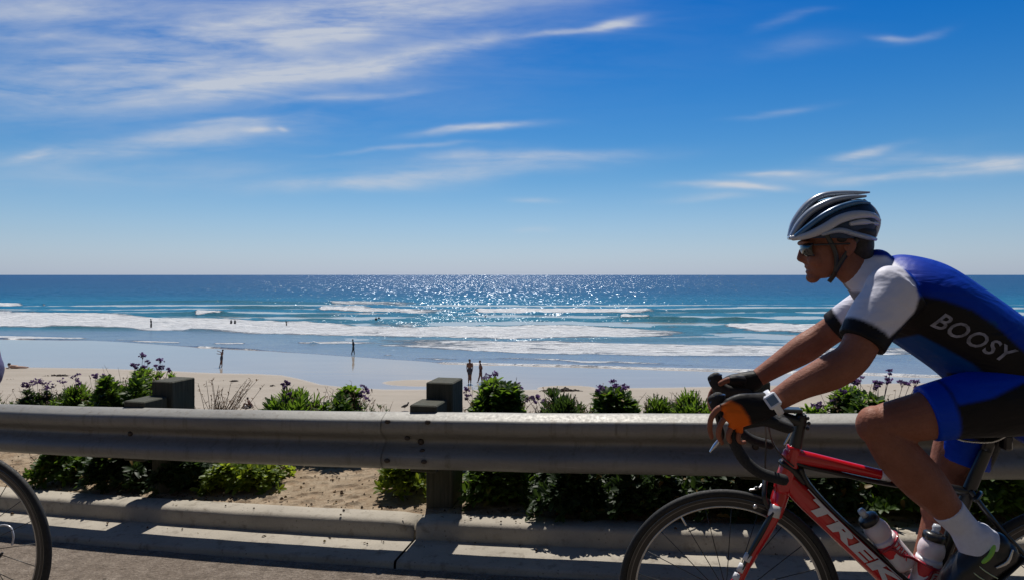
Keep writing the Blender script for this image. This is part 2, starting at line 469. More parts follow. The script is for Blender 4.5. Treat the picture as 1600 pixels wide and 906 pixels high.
def fill_block_slope():
    # scrub slope added unseen behind the viewer to block sky fill and deepen shade
    m = bpy.data.materials.new('scrub'); m.use_nodes = True; t = NT(m.node_tree); b = t.n['Principled BSDF']
    oc = t.new('ShaderNodeTexCoord').outputs['Object']; n = t.noise(oc, .6, 7, .7)
    t.link(t.ramp(n, [(.35, (.035, .04, .02)), (.55, (.09, .085, .05)), (.7, (.22, .18, .12))]), b.inputs['Base Color'])
    b.inputs['Roughness'].default_value = .95; t.link(t.bump(n, 1, .5), b.inputs['Normal'])
    rows = []
    for y, z in ((-11.5, -.6), (-13, 1.5), (-16, 5.5), (-20, 10.5), (-26, 16), (-36, 22), (-60, 28), (-110, 30)):
        rows.append([(x, y+1.5*mnoise.noise(Vector((x*.1, y*.1, 0))), z+G(x)+1.3*mnoise.noise(Vector((x*.15, y*.15, 4)))) for x in np.linspace(-150, 150, 121)])
    grid_mesh('fill_block_slope', rows, m)
fill_block_slope()

# ------------------------------------------------------------------ beach
ZB = -6.05           # level of the beach
def interp(x, pts):
    return float(np.interp(x, [p[0] for p in pts], [p[1] for p in pts]))
def smooth01(x, a, b):
    t = np.clip((x-a)/(b-a+1e-9), 0, 1); return t*t*(3-2*t)
def vnoise(x, y, sc, seed=0):
    """cheap smooth value noise on arrays"""
    rs = np.random.RandomState(seed); g = rs.rand(257, 257); g[256] = g[0]; g[:, 256] = g[:, 0]
    u = (x/sc[0]) % 256; v = (y/sc[1]) % 256
    i = u.astype(int); j = v.astype(int); a = u-i; b = v-j; a = a*a*(3-2*a); b = b*b*(3-2*b)
    return (g[i, j]*(1-a)+g[i+1, j]*a)*(1-b)+(g[i, j+1]*(1-a)+g[i+1, j+1]*a)*b
def fbm(x, y, sc, seed=0, oct=4):
    r = 0; w = 0
    for k in range(oct):
        r = r + vnoise(x, y, (sc[0]/2**k, sc[1]/2**k), seed+k)*.5**k; w += .5**k
    return r/w
def numgrid(name, X, Y, Z, mat, attrs, flip=False):
    nr, nc = X.shape
    me = bpy.data.meshes.new(name)
    me.vertices.add(nr*nc); me.vertices.foreach_set('co', np.stack([X, Y, Z], -1).astype(np.float32).ravel())
    i = np.arange(nr-1)[:, None]*nc+np.arange(nc-1)[None, :]
    q = np.stack([i, i+1, i+nc+1, i+nc], -1).reshape(-1, 4).astype(np.int32)
    me.loops.add(q.size); me.loops.foreach_set('vertex_index', q.ravel())
    me.polygons.add(len(q)); me.polygons.foreach_set('loop_start', np.arange(0, q.size, 4, dtype=np.int32))
    me.polygons.foreach_set('loop_total', np.full(len(q), 4, dtype=np.int32))
    me.update(calc_edges=True); me.validate()
    me.polygons.foreach_set('use_smooth', [True]*len(me.polygons))
    for k, a in attrs.items():
        at = me.attributes.new(k, 'FLOAT', 'POINT'); at.data.foreach_set('value', a.astype(np.float32).ravel())
    me.materials.append(mat)
    o = bpy.data.objects.new(name, me); link(o); o['kind'] = 'structure'; OFF[o] = Vector((0, 0, 0)); return o

def m_beach():
    m = bpy.data.materials.new('beach_sand'); m.use_nodes = True; t = NT(m.node_tree); b = t.n['Principled BSDF']
    oc = t.new('ShaderNodeTexCoord').outputs['Object']
    w = t.new('ShaderNodeAttribute', attribute_name='wet').outputs['Fac']
    a = t.noise(t.scalevec(oc, (.12, .6, 1)), 1, 5, .6); f = t.noise(t.scalevec(oc, (1.2, 4, 1)), 1, 5, .65)
    dry = t.mix(t.maprange(a, .3, .7), (.31, .275, .23, 1), (.38, .34, .29, 1))
    dry = t.mix(t.maprange(f, .5, .75, 0, .35), dry, (.26, .21, .165, 1))
    wet = t.mix(t.maprange(a, .3, .7), (.33, .285, .24, 1), (.37, .325, .275, 1))
    t.link(t.mix(w, dry, wet), b.inputs['Base Color'])
    t.link(t.maprange(w, .3, 1, .9, .07), b.inputs['Roughness'])
    t.link(t.maprange(w, .2, 1, .1, .62), b.inputs['Specular IOR Level'])
    h = t.math('MULTIPLY', t.math('ADD', f, t.noise(oc, 6, 4, .6)), t.maprange(w, 0, 1, 1, .03))
    t.link(t.bump(h, .6, .05), b.inputs['Normal'])
    return m
DRYLINE = [(-600, 568), (0, 574), (150, 576), (260, 580), (330, 583), (400, 584), (440, 586), (470, 592), (500, 600), (540, 605), (600, 608), (800, 609), (1000, 606), (1150, 604), (1400, 598), (2400, 590)]
def build_beach():
    # polar-ish layout: dense where the camera-side beach is seen
    D = np.concatenate([np.linspace(13.5, 26, 12)[:-1], np.linspace(26, 60, 150)[:-1], np.linspace(60, 170, 120)])
    k = np.concatenate([np.linspace(-6, -.9, 50)[:-1], np.linspace(-.9, .9, 420)[:-1], np.linspace(.9, 6, 50)])
    Y, K = np.meshgrid(D, k, indexing='ij'); X = K*Y
    Z = np.full_like(X, ZB) + .05*(fbm(X, Y, (9, 3), 3)-.5)*smooth01(-Y, -44, -36)
    px = 800+F*K; py = HY+F*(CAMZ-ZB)/Y
    edge = np.interp(px, [p[0] for p in DRYLINE], [p[1] for p in DRYLINE])
    edge = edge + (fbm(X, Y, (14, 8), 9)-.5)*3
    wet = 1-smooth01(py, edge-1.5, edge+2.5)
    r = ((px-662)/62)**2+((py-598)/5.2)**2
    wet = wet*smooth01(r+(fbm(X, Y, (5, 2), 19)-.5)*.5, .7, 1.1)
    r = ((px-885)/45)**2+((py-606)/4)**2
    wet = wet*smooth01(r, .6, 1.2)
    damp = np.maximum(wet, .35*(1-smooth01(py, edge, edge+16))*(fbm(X, Y, (12, 5), 23)))
    wet = np.where(wet > .5, wet, damp)
    numgrid('beach', X, Y, Z, m_beach(), {'wet': wet})
build_beach()

# ------------------------------------------------------------------ sea
SHORE = [(-1200, 505), (-600, 516), (0, 529), (150, 533), (300, 541), (400, 547), (560, 558), (700, 568), (800, 570), (1000, 575), (1200, 581), (1400, 588), (2000, 598), (3200, 606)]
ZS = ZB+.02
def m_sea():
    m = bpy.data.materials.new('sea_water'); m.use_nodes = True; t = NT(m.node_tree); b = t.n['Principled BSDF']
    oc = t.new('ShaderNodeTexCoord').outputs['Object']
    A = lambda n: t.new('ShaderNodeAttribute', attribute_name=n).outputs['Fac']
    foam, depth, face = A('foam'), A('depth'), A('face')
    col = t.ramp(depth, [(0.0, (.20, .22, .24)), (.12, (.13, .21, .28)), (.26, (.02, .17, .25)), (.42, (.002, .165, .30)), (.62, (.0, .105, .24)), (1.0, (.0, .066, .185))])
    var = t.noise(t.scalevec(oc, (.02, .09, 1)), 1, 5, .6)
    col = t.mix(t.maprange(var, .35, .7, 0, .45), col, t.mix(1.0, col, (.55, .66, .8, 1), 'MULTIPLY'))
    col = t.mix(face, col, (.004, .075, .085, 1))  # shade of the wave fronts put into the water colour
    # foam texture
    n1 = t.noise(t.scalevec(oc, (.55, 1.5, 1)), 1, 7, .72, .7)
    n2 = t.noise(t.scalevec(oc, (.13, .75, 1)), 1, 5, .65, .3)
    n = t.math('MULTIPLY_ADD', n2, .5, t.math('MULTIPLY', n1, .5))
    thr = t.maprange(foam, 0, 1, .84, .29)
    fm = t.maprange(t.math('SUBTRACT', n, thr), -.03, .07)
    fm = t.math('MULTIPLY', fm, t.maprange(foam, .02, .1), clamp=True)
    fcol = t.mix(t.maprange(n1, .35, .68), (.58, .62, .66, 1), (.93, .93, .92, 1))
    b.inputs['Roughness'].default_value = .8; b.inputs['Specular IOR Level'].default_value = .1
    t.link(t.mix(fm, col, fcol), b.inputs['Base Color'])
    # chop seen as relief close by
    w1 = t.noise(t.scalevec(oc, (.22, .55, 1)), 1, 5, .62)
    w2 = t.noise(t.scalevec(oc, (.9, 2.2, 1)), 1, 4, .65)
    amp = t.maprange(depth, 0.02, .3, .04, 1.0)
    h = t.math('MULTIPLY_ADD', w1, 1.2, t.math('MULTIPLY', w2, .5))
    h = t.math('MULTIPLY_ADD', fm, .3, t.math('MULTIPLY', h, amp))
    h = t.math('MULTIPLY_ADD', t.math('MULTIPLY', n1, fm), .8, h)
    t.link(t.bump(h, 1.0, 1.0), b.inputs['Normal'])
    # mirror facets of the ruffled surface: slopes of about 17 degrees at every scale
    def facets(sc, k):
        nz = t.new('ShaderNodeTexNoise'); t.link(t.scalevec(oc, sc), nz.inputs['Vector']); nz.inputs['Scale'].default_value = 1; nz.inputs['Detail'].default_value = 2
        v = t.new('ShaderNodeVectorMath', operation='SUBTRACT'); t.link(nz.outputs['Color'], v.inputs[0]); v.inputs[1].default_value = (.5, .5, .5)
        m_ = t.new('ShaderNodeVectorMath', operation='MULTIPLY'); t.link(v.outputs[0], m_.inputs[0]); m_.inputs[1].default_value = (k*.40, k*1.2, 0)
        return m_.outputs[0]
    va = t.new('ShaderNodeVectorMath', operation='ADD'); near_ = t.mix(1.0, (1, 1, 1, 1), (1, 1, 1, 1)); far_ = A('far')
    fa_ = facets((3.2, 3.4, 1), 3.2); fb_ = facets((1.8, .42, 1), 3.9); fc_ = facets((.85, .055, 1), 4.2)
    m1 = t.mix(t.maprange(far_, .0, .4), fa_, fb_); m2 = t.mix(t.maprange(far_, .35, .9), m1, fc_)
    t.link(m2, va.inputs[0]); t.link(facets((.33, .35, 1), 1.4), va.inputs[1])
    vs_ = t.new('ShaderNodeVectorMath', operation='SCALE'); t.link(va.outputs[0], vs_.inputs[0])
    t.link(t.maprange(depth, .03, .32, .05, 1.0), vs_.inputs['Scale'])
    vb = t.new('ShaderNodeVectorMath', operation='ADD'); t.link(vs_.outputs[0], vb.inputs[0]); vb.inputs[1].default_value = (0, 0, 1)
    vn = t.new('ShaderNodeVectorMath', operation='NORMALIZE'); t.link(vb.outputs[0], vn.inputs[0])
    gl = t.new('ShaderNodeBsdfGlossy'); gl.inputs['Roughness'].default_value = .18; t.link(vn.outputs[0], gl.inputs['Normal'])
    gl.inputs['Color'].default_value = (.70, .74, .80, 1)
    lw = t.new('ShaderNodeFresnel'); lw.inputs['IOR'].default_value = 1.33; t.link(vn.outputs[0], lw.inputs['Normal'])
    cap = t.maprange(depth, .03, .3, .55, .085)
    fac = t.math('MULTIPLY', t.math('MINIMUM', lw.outputs[0], cap), t.maprange(fm, 0, 1, 1, .12))
    ms = t.new('ShaderNodeMixShader'); t.link(fac, ms.inputs[0]); t.link(b.outputs[0], ms.inputs[1]); t.link(gl.outputs[0], ms.inputs[2])
    t.link(ms.outputs[0], t.n['Material Output'].inputs[0])
    return m
# measured in photo rows: (px, row centre, half height, strength)
FOAM = [
 # main broken wave
 [(-700, 488, 10, .9), (0, 499, 12.5, .95), (100, 500.5, 12.5, .95), (200, 504, 11.5, .92), (260, 507.5, 10.5, .9), (340, 508, 11, .9), (400, 512, 10.5, .92), (500, 515, 9.5, .92), (600, 518.5, 8, .88), (700, 520, 8, .92), (800, 521, 10, .98), (880, 520, 8, .93), (960, 520.5, 6.5, .88), (1040, 521.5, 4, .75), (1130, 522, 2, 0)],
 [(540, 510, 1, 0), (590, 509, 5, .55), (640, 509, 5, .55), (700, 511, 3, .3), (740, 512, 1, 0)],
 [(-300, 470, 3, .9), (0, 476.5, 2.5, .95), (30, 477, 1.6, .8), (45, 477, .5, 0)],
 # outer crests
 [(488, 484, 1, 0), (505, 484, 3.6, .95), (560, 484.5, 3.6, .9), (590, 485, 3.4, .85), (640, 486.5, 3.4, .8), (700, 487.5, 2, .5), (735, 487, 1, .2), (752, 486.5, 3.4, .95), (820, 486.8, 3.6, 1), (900, 487, 3.4, .98), (925, 487, 2.6, .85), (1010, 485.5, 2.6, .85), (1035, 486, 1, .1)],
 [(500, 473, 1, 0), (520, 473, 2, .75), (600, 474.5, 2, .7), (660, 475, 1.5, .5), (700, 475, 1, 0)],
 [(590, 490, 2, 0), (640, 494, 3, .5), (720, 495, 2.5, .45), (760, 495, 1, 0)],
 [(300, 491, 1, 0), (308, 490.5, 3.6, .95), (325, 490, 3, .9), (350, 489.5, 1.2, .6), (362, 489, .5, 0)],
 [(380, 498, 1, 0), (410, 498, 1.2, .6), (420, 498, .6, 0)],
 [(965, 496, 1, 0), (972, 496, 3.4, .95), (1010, 496.5, 2.6, .95), (1020, 495.5, .8, .1)],
 [(60, 477, .5, 0), (68, 477, 1.4, .6), (80, 477.5, .5, 0)],
 [(1015, 510, 2, 0), (1030, 511, 3, .5), (1080, 511, 3, .5), (1110, 511, 1, 0)],
 [(1120, 510, 2, 0), (1140, 510, 5, .85), (1180, 512, 7, .93), (1260, 514, 7.5, .9), (1320, 515, 6, .75), (1420, 518, 6, .8), (1600, 520, 7, .9), (2200, 528, 9, .9)],
 # inner wave
 [(540, 534, 1, 0), (600, 536, 6, .55), (700, 539, 8.5, .72), (800, 543, 9.5, .84), (860, 543, 10, .86), (900, 544, 10, .86), (1000, 546.5, 9.5, .88), (1100, 547, 8, .84), (1200, 548, 8, .84), (1300, 550, 7, .80), (1420, 550, 6, .7), (1600, 553, 7, .8), (2200, 560, 8, .8)],
 [(900, 552.5, 1.4, .5), (1000, 554, 1.8, .9), (1100, 555, 1.6, .9), (1200, 556, 1.6, .8), (1330, 558, 1.4, .7), (1450, 560, 1, 0)],
 [(600, 541, .8, 0), (640, 542, 1.4, .8), (720, 545, 1.6, .85), (800, 549.5, 2.2, .97), (900, 552, 2, .9), (960, 553, 1, .1)],
 [(455, 536, .4, 0), (470, 536, 1.4, .75), (540, 535.5, 2, .8), (590, 536.5, 1.6, .6), (640, 536, 1, .35), (720, 539, 1.2, .5), (760, 541, .6, 0)],
 # thin swash lines, plus sparkles painted as foam
 [(-600, 512, 1.2, .8), (0, 527, 1.5, .92), (60, 528, 1.5, .92), (125, 529, 1, .75), (160, 530, .5, .1), (185, 531.5, .8, .6), (230, 534, 1.2, .8), (278, 535.5, 1, .75), (290, 536, .4, 0)],
 [(328, 536.5, .3, 0), (338, 537, 1, .85), (378, 537, .9, .8), (392, 537, .3, 0)],
 [(150, 531, .4, 0), (180, 536, .8, .6), (250, 540, 1, .72), (330, 543, 1, .72), (400, 546.5, 1, .7), (430, 549, .5, .3), (520, 555, .3, 0)],
 [(440, 563, .3, .2), (520, 565, .8, .62), (620, 566, .9, .72), (760, 568.5, 1, .78), (900, 571.5, 1, .8), (1000, 575.5, 1.2, .86), (1100, 577.5, 1.4, .9), (1200, 579.5, 1.4, .92), (1320, 583, 1.5, .92), (1450, 588, 1.6, .9), (1700, 592, 1.6, .9), (2400, 600, 1.6, .9)],
 [(590, 555, .5, 0), (605, 555.5, 1.4, .62), (635, 556.5, 1, .2), (650, 560, 1.5, .55), (690, 561, 1.8, .62), (740, 560, 1, .4), (800, 560, .9, .75), (870, 562, 1, .75), (910, 566, 1.4, .8), (960, 566.5, 1.6, .8), (1040, 569, 1, .6), (1100, 571, 1, .5), (1180, 574, .6, .1)],  # first stretch draws glints on the water as foam
]
# wave shade painted dark teal on fronts of unbroken swells: (px, row, half height, strength)
FACE_SHADE = [
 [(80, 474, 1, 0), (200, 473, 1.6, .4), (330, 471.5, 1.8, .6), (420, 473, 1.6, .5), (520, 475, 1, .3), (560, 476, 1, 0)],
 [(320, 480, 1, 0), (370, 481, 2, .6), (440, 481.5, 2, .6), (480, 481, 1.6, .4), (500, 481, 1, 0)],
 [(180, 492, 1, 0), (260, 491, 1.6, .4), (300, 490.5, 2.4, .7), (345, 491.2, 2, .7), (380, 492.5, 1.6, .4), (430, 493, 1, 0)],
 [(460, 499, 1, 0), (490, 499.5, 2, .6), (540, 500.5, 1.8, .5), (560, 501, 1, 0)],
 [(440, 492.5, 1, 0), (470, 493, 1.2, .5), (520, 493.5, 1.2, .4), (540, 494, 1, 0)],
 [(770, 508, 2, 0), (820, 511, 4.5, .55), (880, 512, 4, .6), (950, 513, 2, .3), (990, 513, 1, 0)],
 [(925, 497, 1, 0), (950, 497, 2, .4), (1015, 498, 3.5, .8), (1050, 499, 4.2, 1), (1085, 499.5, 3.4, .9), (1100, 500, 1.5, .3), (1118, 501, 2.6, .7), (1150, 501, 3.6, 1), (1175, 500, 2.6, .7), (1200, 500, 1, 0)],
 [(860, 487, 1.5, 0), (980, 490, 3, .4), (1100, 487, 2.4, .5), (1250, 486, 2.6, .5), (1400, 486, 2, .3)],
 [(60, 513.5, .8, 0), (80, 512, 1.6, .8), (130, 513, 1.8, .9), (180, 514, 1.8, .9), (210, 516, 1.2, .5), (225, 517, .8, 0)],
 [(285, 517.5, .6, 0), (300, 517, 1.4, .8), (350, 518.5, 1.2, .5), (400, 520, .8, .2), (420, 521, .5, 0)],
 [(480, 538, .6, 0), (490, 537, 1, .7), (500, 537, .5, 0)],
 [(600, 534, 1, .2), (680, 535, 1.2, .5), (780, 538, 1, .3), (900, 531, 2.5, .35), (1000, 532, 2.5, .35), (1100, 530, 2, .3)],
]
def band(px, py, pts, nz, soft=.45):
    xs = [p[0] for p in pts]
    c = np.interp(px, xs, [p[1] for p in pts]); h = np.interp(px, xs, [p[2] for p in pts]); s = np.interp(px, xs, [p[3] for p in pts], left=pts[0][3]*0, right=pts[-1][3]*0)
    h = np.where(h < 2.2, h*1.35, h); d = np.abs(py+nz-c)/np.maximum(h, .3)
    return s*(1-smooth01(d, 1-soft, 1+soft))
def build_sea():
    t = np.concatenate([np.linspace(0, 60, 300)[:-1], 60+np.linspace(0, 1, 90)**2*150, np.geomspace(215, 2200, 60), np.geomspace(2500, 60000, 24)])
    k = np.concatenate([np.linspace(-4.5, -.85, 60)[:-1], np.linspace(-.85, .85, 760)[:-1], np.linspace(.85, 4.5, 60)])
    px = 800+F*k
    sh = np.interp(px, [p[0] for p in SHORE], [p[1] for p in SHORE])
    D0 = F*(CAMZ-ZS)/(sh-HY)
    D0 = D0 + (fbm(D0*k, D0*0, (16, 5), 5)-.5)*3.0
    Tt, KK = np.meshgrid(t, k, indexing='ij'); Y = D0[None, :]+Tt; X = KK*Y
    # waves are rows in depth; take the photo row on the flat sea for placing the crests
    py = HY+F*(CAMZ-ZS)/Y; pxx = 800+F*KK
    nz1 = (fbm(X, Y, (14, 7), 31)-.5)*3.0*np.clip((540-py)/60, .35, 1.0)+(fbm(X, Y, (3.2, 2.2), 41)-.5)*2.0
    foam = np.zeros_like(X)
    for b in FOAM:
        big = max(p[2] for p in b) > 3
        foam = np.maximum(foam, band(pxx, py, b, nz1*(1.0 if big else .35), .35 if big else .6))
    face = np.zeros_like(X)
    for b in FACE_SHADE: face = np.maximum(face, band(pxx, py, b, nz1*.25, .7))
    depth = np.clip(smooth01(-py, -586, -505)*.26 + smooth01(-py, -512, -470)*.22 + smooth01(-py, -474, -440)*.4+.12*smooth01(-py, -445, -431), 0, 1)
    left = smooth01(-pxx, -700, -350)*smooth01(py, 512, 520)
    depth = depth*(1-.45*left)
    # real relief: broken water stands proud, swells roll on farther out
    dist = Tt
    swell = .16*np.sin(Y*2*np.pi/17+(fbm(X, Y, (60, 30), 77)-.5)*9)*smooth01(dist, 12, 60)*(1-smooth01(dist, 900, 2000))
    chop = (fbm(X, Y, (4.5, 2.0), 51, 4)-.5)*.38*smooth01(dist, 6, 40)*(1-smooth01(dist, 260, 420))
    Z = ZS + swell + chop + foam*(.10+.22*smooth01(dist, 10, 50))*(.6+.8*fbm(X, Y, (2.4, 1.6), 61)) + face*.28
    Z = np.where(dist < .5, ZB-.02, Z)
    Z -= (Y**2)/(2*6.371e6)*0.0
    numgrid('sea', X, Y, Z, m_sea(), {'foam': foam, 'depth': depth, 'face': face, 'far': smooth01(np.log(Y), math.log(85), math.log(520))})
build_sea()

# ------------------------------------------------------------------ guardrail on timber posts
M_STEEL = None
def m_galv():
    m = bpy.data.materials.new('galvanised_steel'); m.use_nodes = True; t = NT(m.node_tree); b = t.n['Principled BSDF']
    oc = t.new('ShaderNodeTexCoord').outputs['Object']
    a = t.noise(t.scalevec(oc, (.7, .7, 3)), 2.2, 6, .7); sp = t.noise(oc, 55, 4, .65); st = t.noise(t.scalevec(oc, (26, 26, 1.4)), 1, 4, .7)
    c = t.mix(t.maprange(a, .3, .72), (.20, .198, .185, 1), (.29, .283, .26, 1))
    c = t.mix(t.maprange(sp, .5, .75, 0, .35), c, (.20, .19, .175, 1))
    c = t.mix(t.maprange(st, .54, .74, 0, .6), c, (.12, .095, .07, 1))
    sc_ = t.noise(t.scalevec(oc, (3, 3, 60)), 1, 4, .7); c = t.mix(t.maprange(sc_, .62, .72, 0, .35), c, (.42, .41, .39, 1))
    t.link(c, b.inputs['Base Color'])
    b.inputs['Metallic'].default_value = .30
    t.link(t.maprange(sp, .3, .7, .50, .66), b.inputs['Roughness'])
    t.link(t.bump(t.math('ADD', t.math('MULTIPLY', a, 1.0), t.math('MULTIPLY', sp, .15)), .35, .01), b.inputs['Normal'])
    return m
def m_wood(name='weathered_timber', a=(.038, .040, .030), b_=(.095, .092, .070)):
    m = bpy.data.materials.new(name); m.use_nodes = True; t = NT(m.node_tree); b = t.n['Principled BSDF']
    oc = t.new('ShaderNodeTexCoord').outputs['Object']
    g = t.noise(t.scalevec(oc, (60, 60, 4)), 1, 5, .7, .5); s_ = t.noise(oc, 7, 5, .6)
    c = t.mix(t.maprange(g, .3, .7), a+(1,), b_+(1,))
    c = t.mix(t.maprange(s_, .5, .7, 0, .5), c, (.06, .075, .06, 1))
    t.link(c, b.inputs['Base Color']); b.inputs['Roughness'].default_value = .85; b.inputs['Specular IOR Level'].default_value = .25
    t.link(t.bump(g, .6, .004), b.inputs['Normal'])
    return m
M_STEEL = m_galv(); M_WOOD = m_wood(); M_BOLT = mat('rusty_bolt', (.07, .055, .045), .6, .5)
RT = .676 ; RO = -.18; PZ = .955      # top of the beam above the asphalt edge
def guardrail():
    x0 = -9.0
    g = thing('guardrail', line_pt(0, .3, .12), 'long galvanised steel guardrail with a rounded lip, bolted to squat timber posts along the kerb', 'guardrail')
    prof = [(.083, 0.0), (.070, -.0015), (.042, -.014), (.014, -.027), (.006, -.033), (.001, -.045), (.000, -.072), (.003, -.088), (.016, -.105), (.045, -.128), (.066, -.142), (.070, -.156),
            (.066, -.170), (.045, -.184), (.018, -.206), (.004, -.222), (.000, -.240), (.001, -.258), (.008, -.276), (.024, -.292), (.050, -.303), (.078, -.310)]
    def beam(xa, xb, dd):
        xx = np.linspace(xa, xb, max(8, int((xb-xa)/.06))); rows = []
        for (d, z) in prof:
            rows.append([line_pt(x, RO+d+dd+.0035*mnoise.noise(Vector((x*1.7, z*6, 3+dd*50)))+.0022*mnoise.noise(Vector((x*6, z*14, 9))), RT+z*PZ+.002*mnoise.noise(Vector((x*2.1, 1, 9)))) for x in xx])
        # back skin gives the sheet its thickness
        back = [[p + (line_pt(x, .0045, 0)-line_pt(x, 0, 0)) for p, x in zip(r, xx)] for r in rows]
        allr = rows + back[::-1] + [rows[0]]
        nc = len(xx); vs = [p for r in allr for p in r]
        fs = [(i*nc+j, (i+1)*nc+j, (i+1)*nc+j+1, i*nc+j+1) for i in range(len(allr)-1) for j in range(nc-1)]
        o = mk('rail_beam', vs, fs, M_STEEL, g, True)
        m = o.modifiers.new('e', 'EDGE_SPLIT'); m.split_angle = R(55)
        return o
    XJ = -.66
    beam(-9, XJ+.02, .0); beam(XJ-.30+.0, 9, -.006) if False else beam(XJ, 9, .006)
    beam(XJ-.004, XJ+.001, -.0005)
    # posts with block-outs
    for k, xp in enumerate((-5.7, -3.95, -2.17, -.42, 1.20, 3.08, 4.8)):
        d = line_dir(xp); d.z = 0; d.normalize(); nb = Vector((-d.y, d.x, 0)); up = Vector((0, 0, 1))
        zt = G(xp)+RT+.125; z0 = G(xp)-.1
        c = line_pt(xp, RO+.083+.19+.10, 0); c.z = (zt+z0)/2
        m = MB().box(c, (d, nb, up), (.076, .10, (zt-z0)/2), bev=.006); po = m.build('post', M_WOOD, g, False)
        c2 = line_pt(xp-.024, RO+.083+.095, 0); c2.z = G(xp)+RT-.15+.01
        MB().box(c2, (d, nb, up), (.074, .094, .175), bev=.006).build('block', M_WOOD, g, False)
        b = MB(); pc = line_pt(xp-.03, RO+.069, RT-.150); b.ball(pc, (.017, .012, .017), 10, 6)
        b.build('bolt_head', M_BOLT, g)
    # splice bolts and the dents / holes on the lip by the joint
    for (dx, dz, dd) in ((.075, -.035, .006), (-.012+.30, -.035, .006), (.075, -.235, .0), (.27, -.235, .0), (.17, -.125, .035), (.25, -.190, .035)):
        b = MB(); pc = line_pt(XJ+dx-.02, RO+dd+.002, RT+dz); b.ball(pc, (.016, .010, .012), 10, 6); b.build('bolt_head', M_BOLT, g)
guardrail()

# ------------------------------------------------------------------ road bicycle
YB, XB0, TB = 2.14, .68, .17       # distance of the bike's middle plane at its front hub, and how it nears to the right
CD = Vector((-TB, -1, 0)).normalized()*-1     # towards the far side, square to the bike
CD = Vector((TB, 1, 0)).normalized()
AD = Vector((1, -TB, 0)).normalized()         # backwards along the bike
def B(px, py, c=0.0):
    """point seen at photo pixel px,py lying c metres beyond the bike's middle plane"""
    k = (px-800)/F
    # plane: (X-XB0)*TB + (Y-YB) = c*|n|
    q = c*math.sqrt(1+TB*TB)
    Y = (YB + q + XB0*TB)/(1+k*TB)
    return Vector((k*Y, Y, CAMZ-(py-HY)/F*Y))
SC = YB/F          # metres per pixel in that plane
M_RED = mat('red_frame_paint', (.60, .006, .012), .22, .0, .05, 8, coat=.8)
M_BLK = mat('black_carbon', (.012, .012, .013), .35, 0, .2, 40, coat=.3)
M_RUB = mat('black_rubber', (.016, .016, .016), .75, 0, .25, 60, .3, 400)
M_WHT = mat('white_paint', (.72, .72, .74), .3, 0, .04, 20, coat=.3)
M_SIL = mat('brushed_aluminium', (.62, .62, .63), .28, .9, .08, 60)
M_RIM = mat('grey_rim', (.20, .195, .19), .35, .6, .15, 20)
M_SPK = mat('black_spoke', (.02, .02, .02), .4, .3, .1, 10)
M_TAPE = mat('bar_tape', (.014, .014, .015), .8, 0, .3, 90, .5, 500)
M_CHAIN = mat('oily_steel', (.11, .105, .10), .4, .8, .3, 120)

def text_mesh(body, shear=0.0, bold=0.0, res=3):
    cu = bpy.data.curves.new('lettering', 'FONT'); cu.body = body; cu.shear = shear; cu.offset = bold; cu.resolution_u = res
    cu.space_character = 1.06; cu.align_x = 'LEFT'
    o = bpy.data.objects.new('lettering', cu); link(o)
    dg = bpy.context.evaluated_depsgraph_get(); dg.update()
    me = bpy.data.meshes.new_from_object(o.evaluated_get(dg))
    vs = [v.co.copy() for v in me.vertices]; fs = [tuple(p.vertices) for p in me.polygons]
    bpy.data.objects.remove(o); bpy.data.curves.remove(cu); bpy.data.meshes.remove(me)
    xs = [v.x for v in vs]; ys = [v.y for v in vs]
    return [((v.x-min(xs))/(max(xs)-min(xs)), (v.y-min(ys))/(max(ys)-min(ys))) for v in vs], fs
def lettering(name, body, p0, p1, height, upref, nrm, m, parent, shear=0.0, bold=.02, bvh=None, bend=0.0, thick=.0008):
    """letters from p0 to p1 on a surface facing nrm; with a bvh they are laid onto it"""
    uv, fs = text_mesh(body, shear, bold)
    import bmesh
    p0, p1 = Vector(p0), Vector(p1); d = p1-p0; nrm = Vector(nrm).normalized()
    up = (Vector(upref) - d.normalized()*Vector(upref).dot(d.normalized())).normalized()
    bm = bmesh.new()
    vv = [bm.verts.new((u, v, 0)) for u, v in uv]
    for f in fs:
        try: bm.faces.new([vv[i] for i in f])
        except ValueError: pass
    if bvh or bend: bmesh.ops.triangulate(bm, faces=bm.faces); bmesh.ops.subdivide_edges(bm, edges=bm.edges, cuts=2)
    pts = []
    for v in bm.verts:
        q = p0 + d*v.co.x + up*(height*v.co.y) + nrm*(bend*4*(v.co.y*(1-v.co.y)))
        if bvh:
            h = bvh.ray_cast(q+nrm*.3, -nrm)
            if h[0] is not None: q = h[0]+h[1].normalized()*.0022
        pts.append(q)
    faces = [tuple(v.index for v in f.verts) for f in bm.faces]
    bm.verts.index_update(); faces = [tuple(v.index for v in f.verts) for f in bm.faces]
    n = len(pts); bm.free()
    return mk(name, pts, faces, m, parent, False)

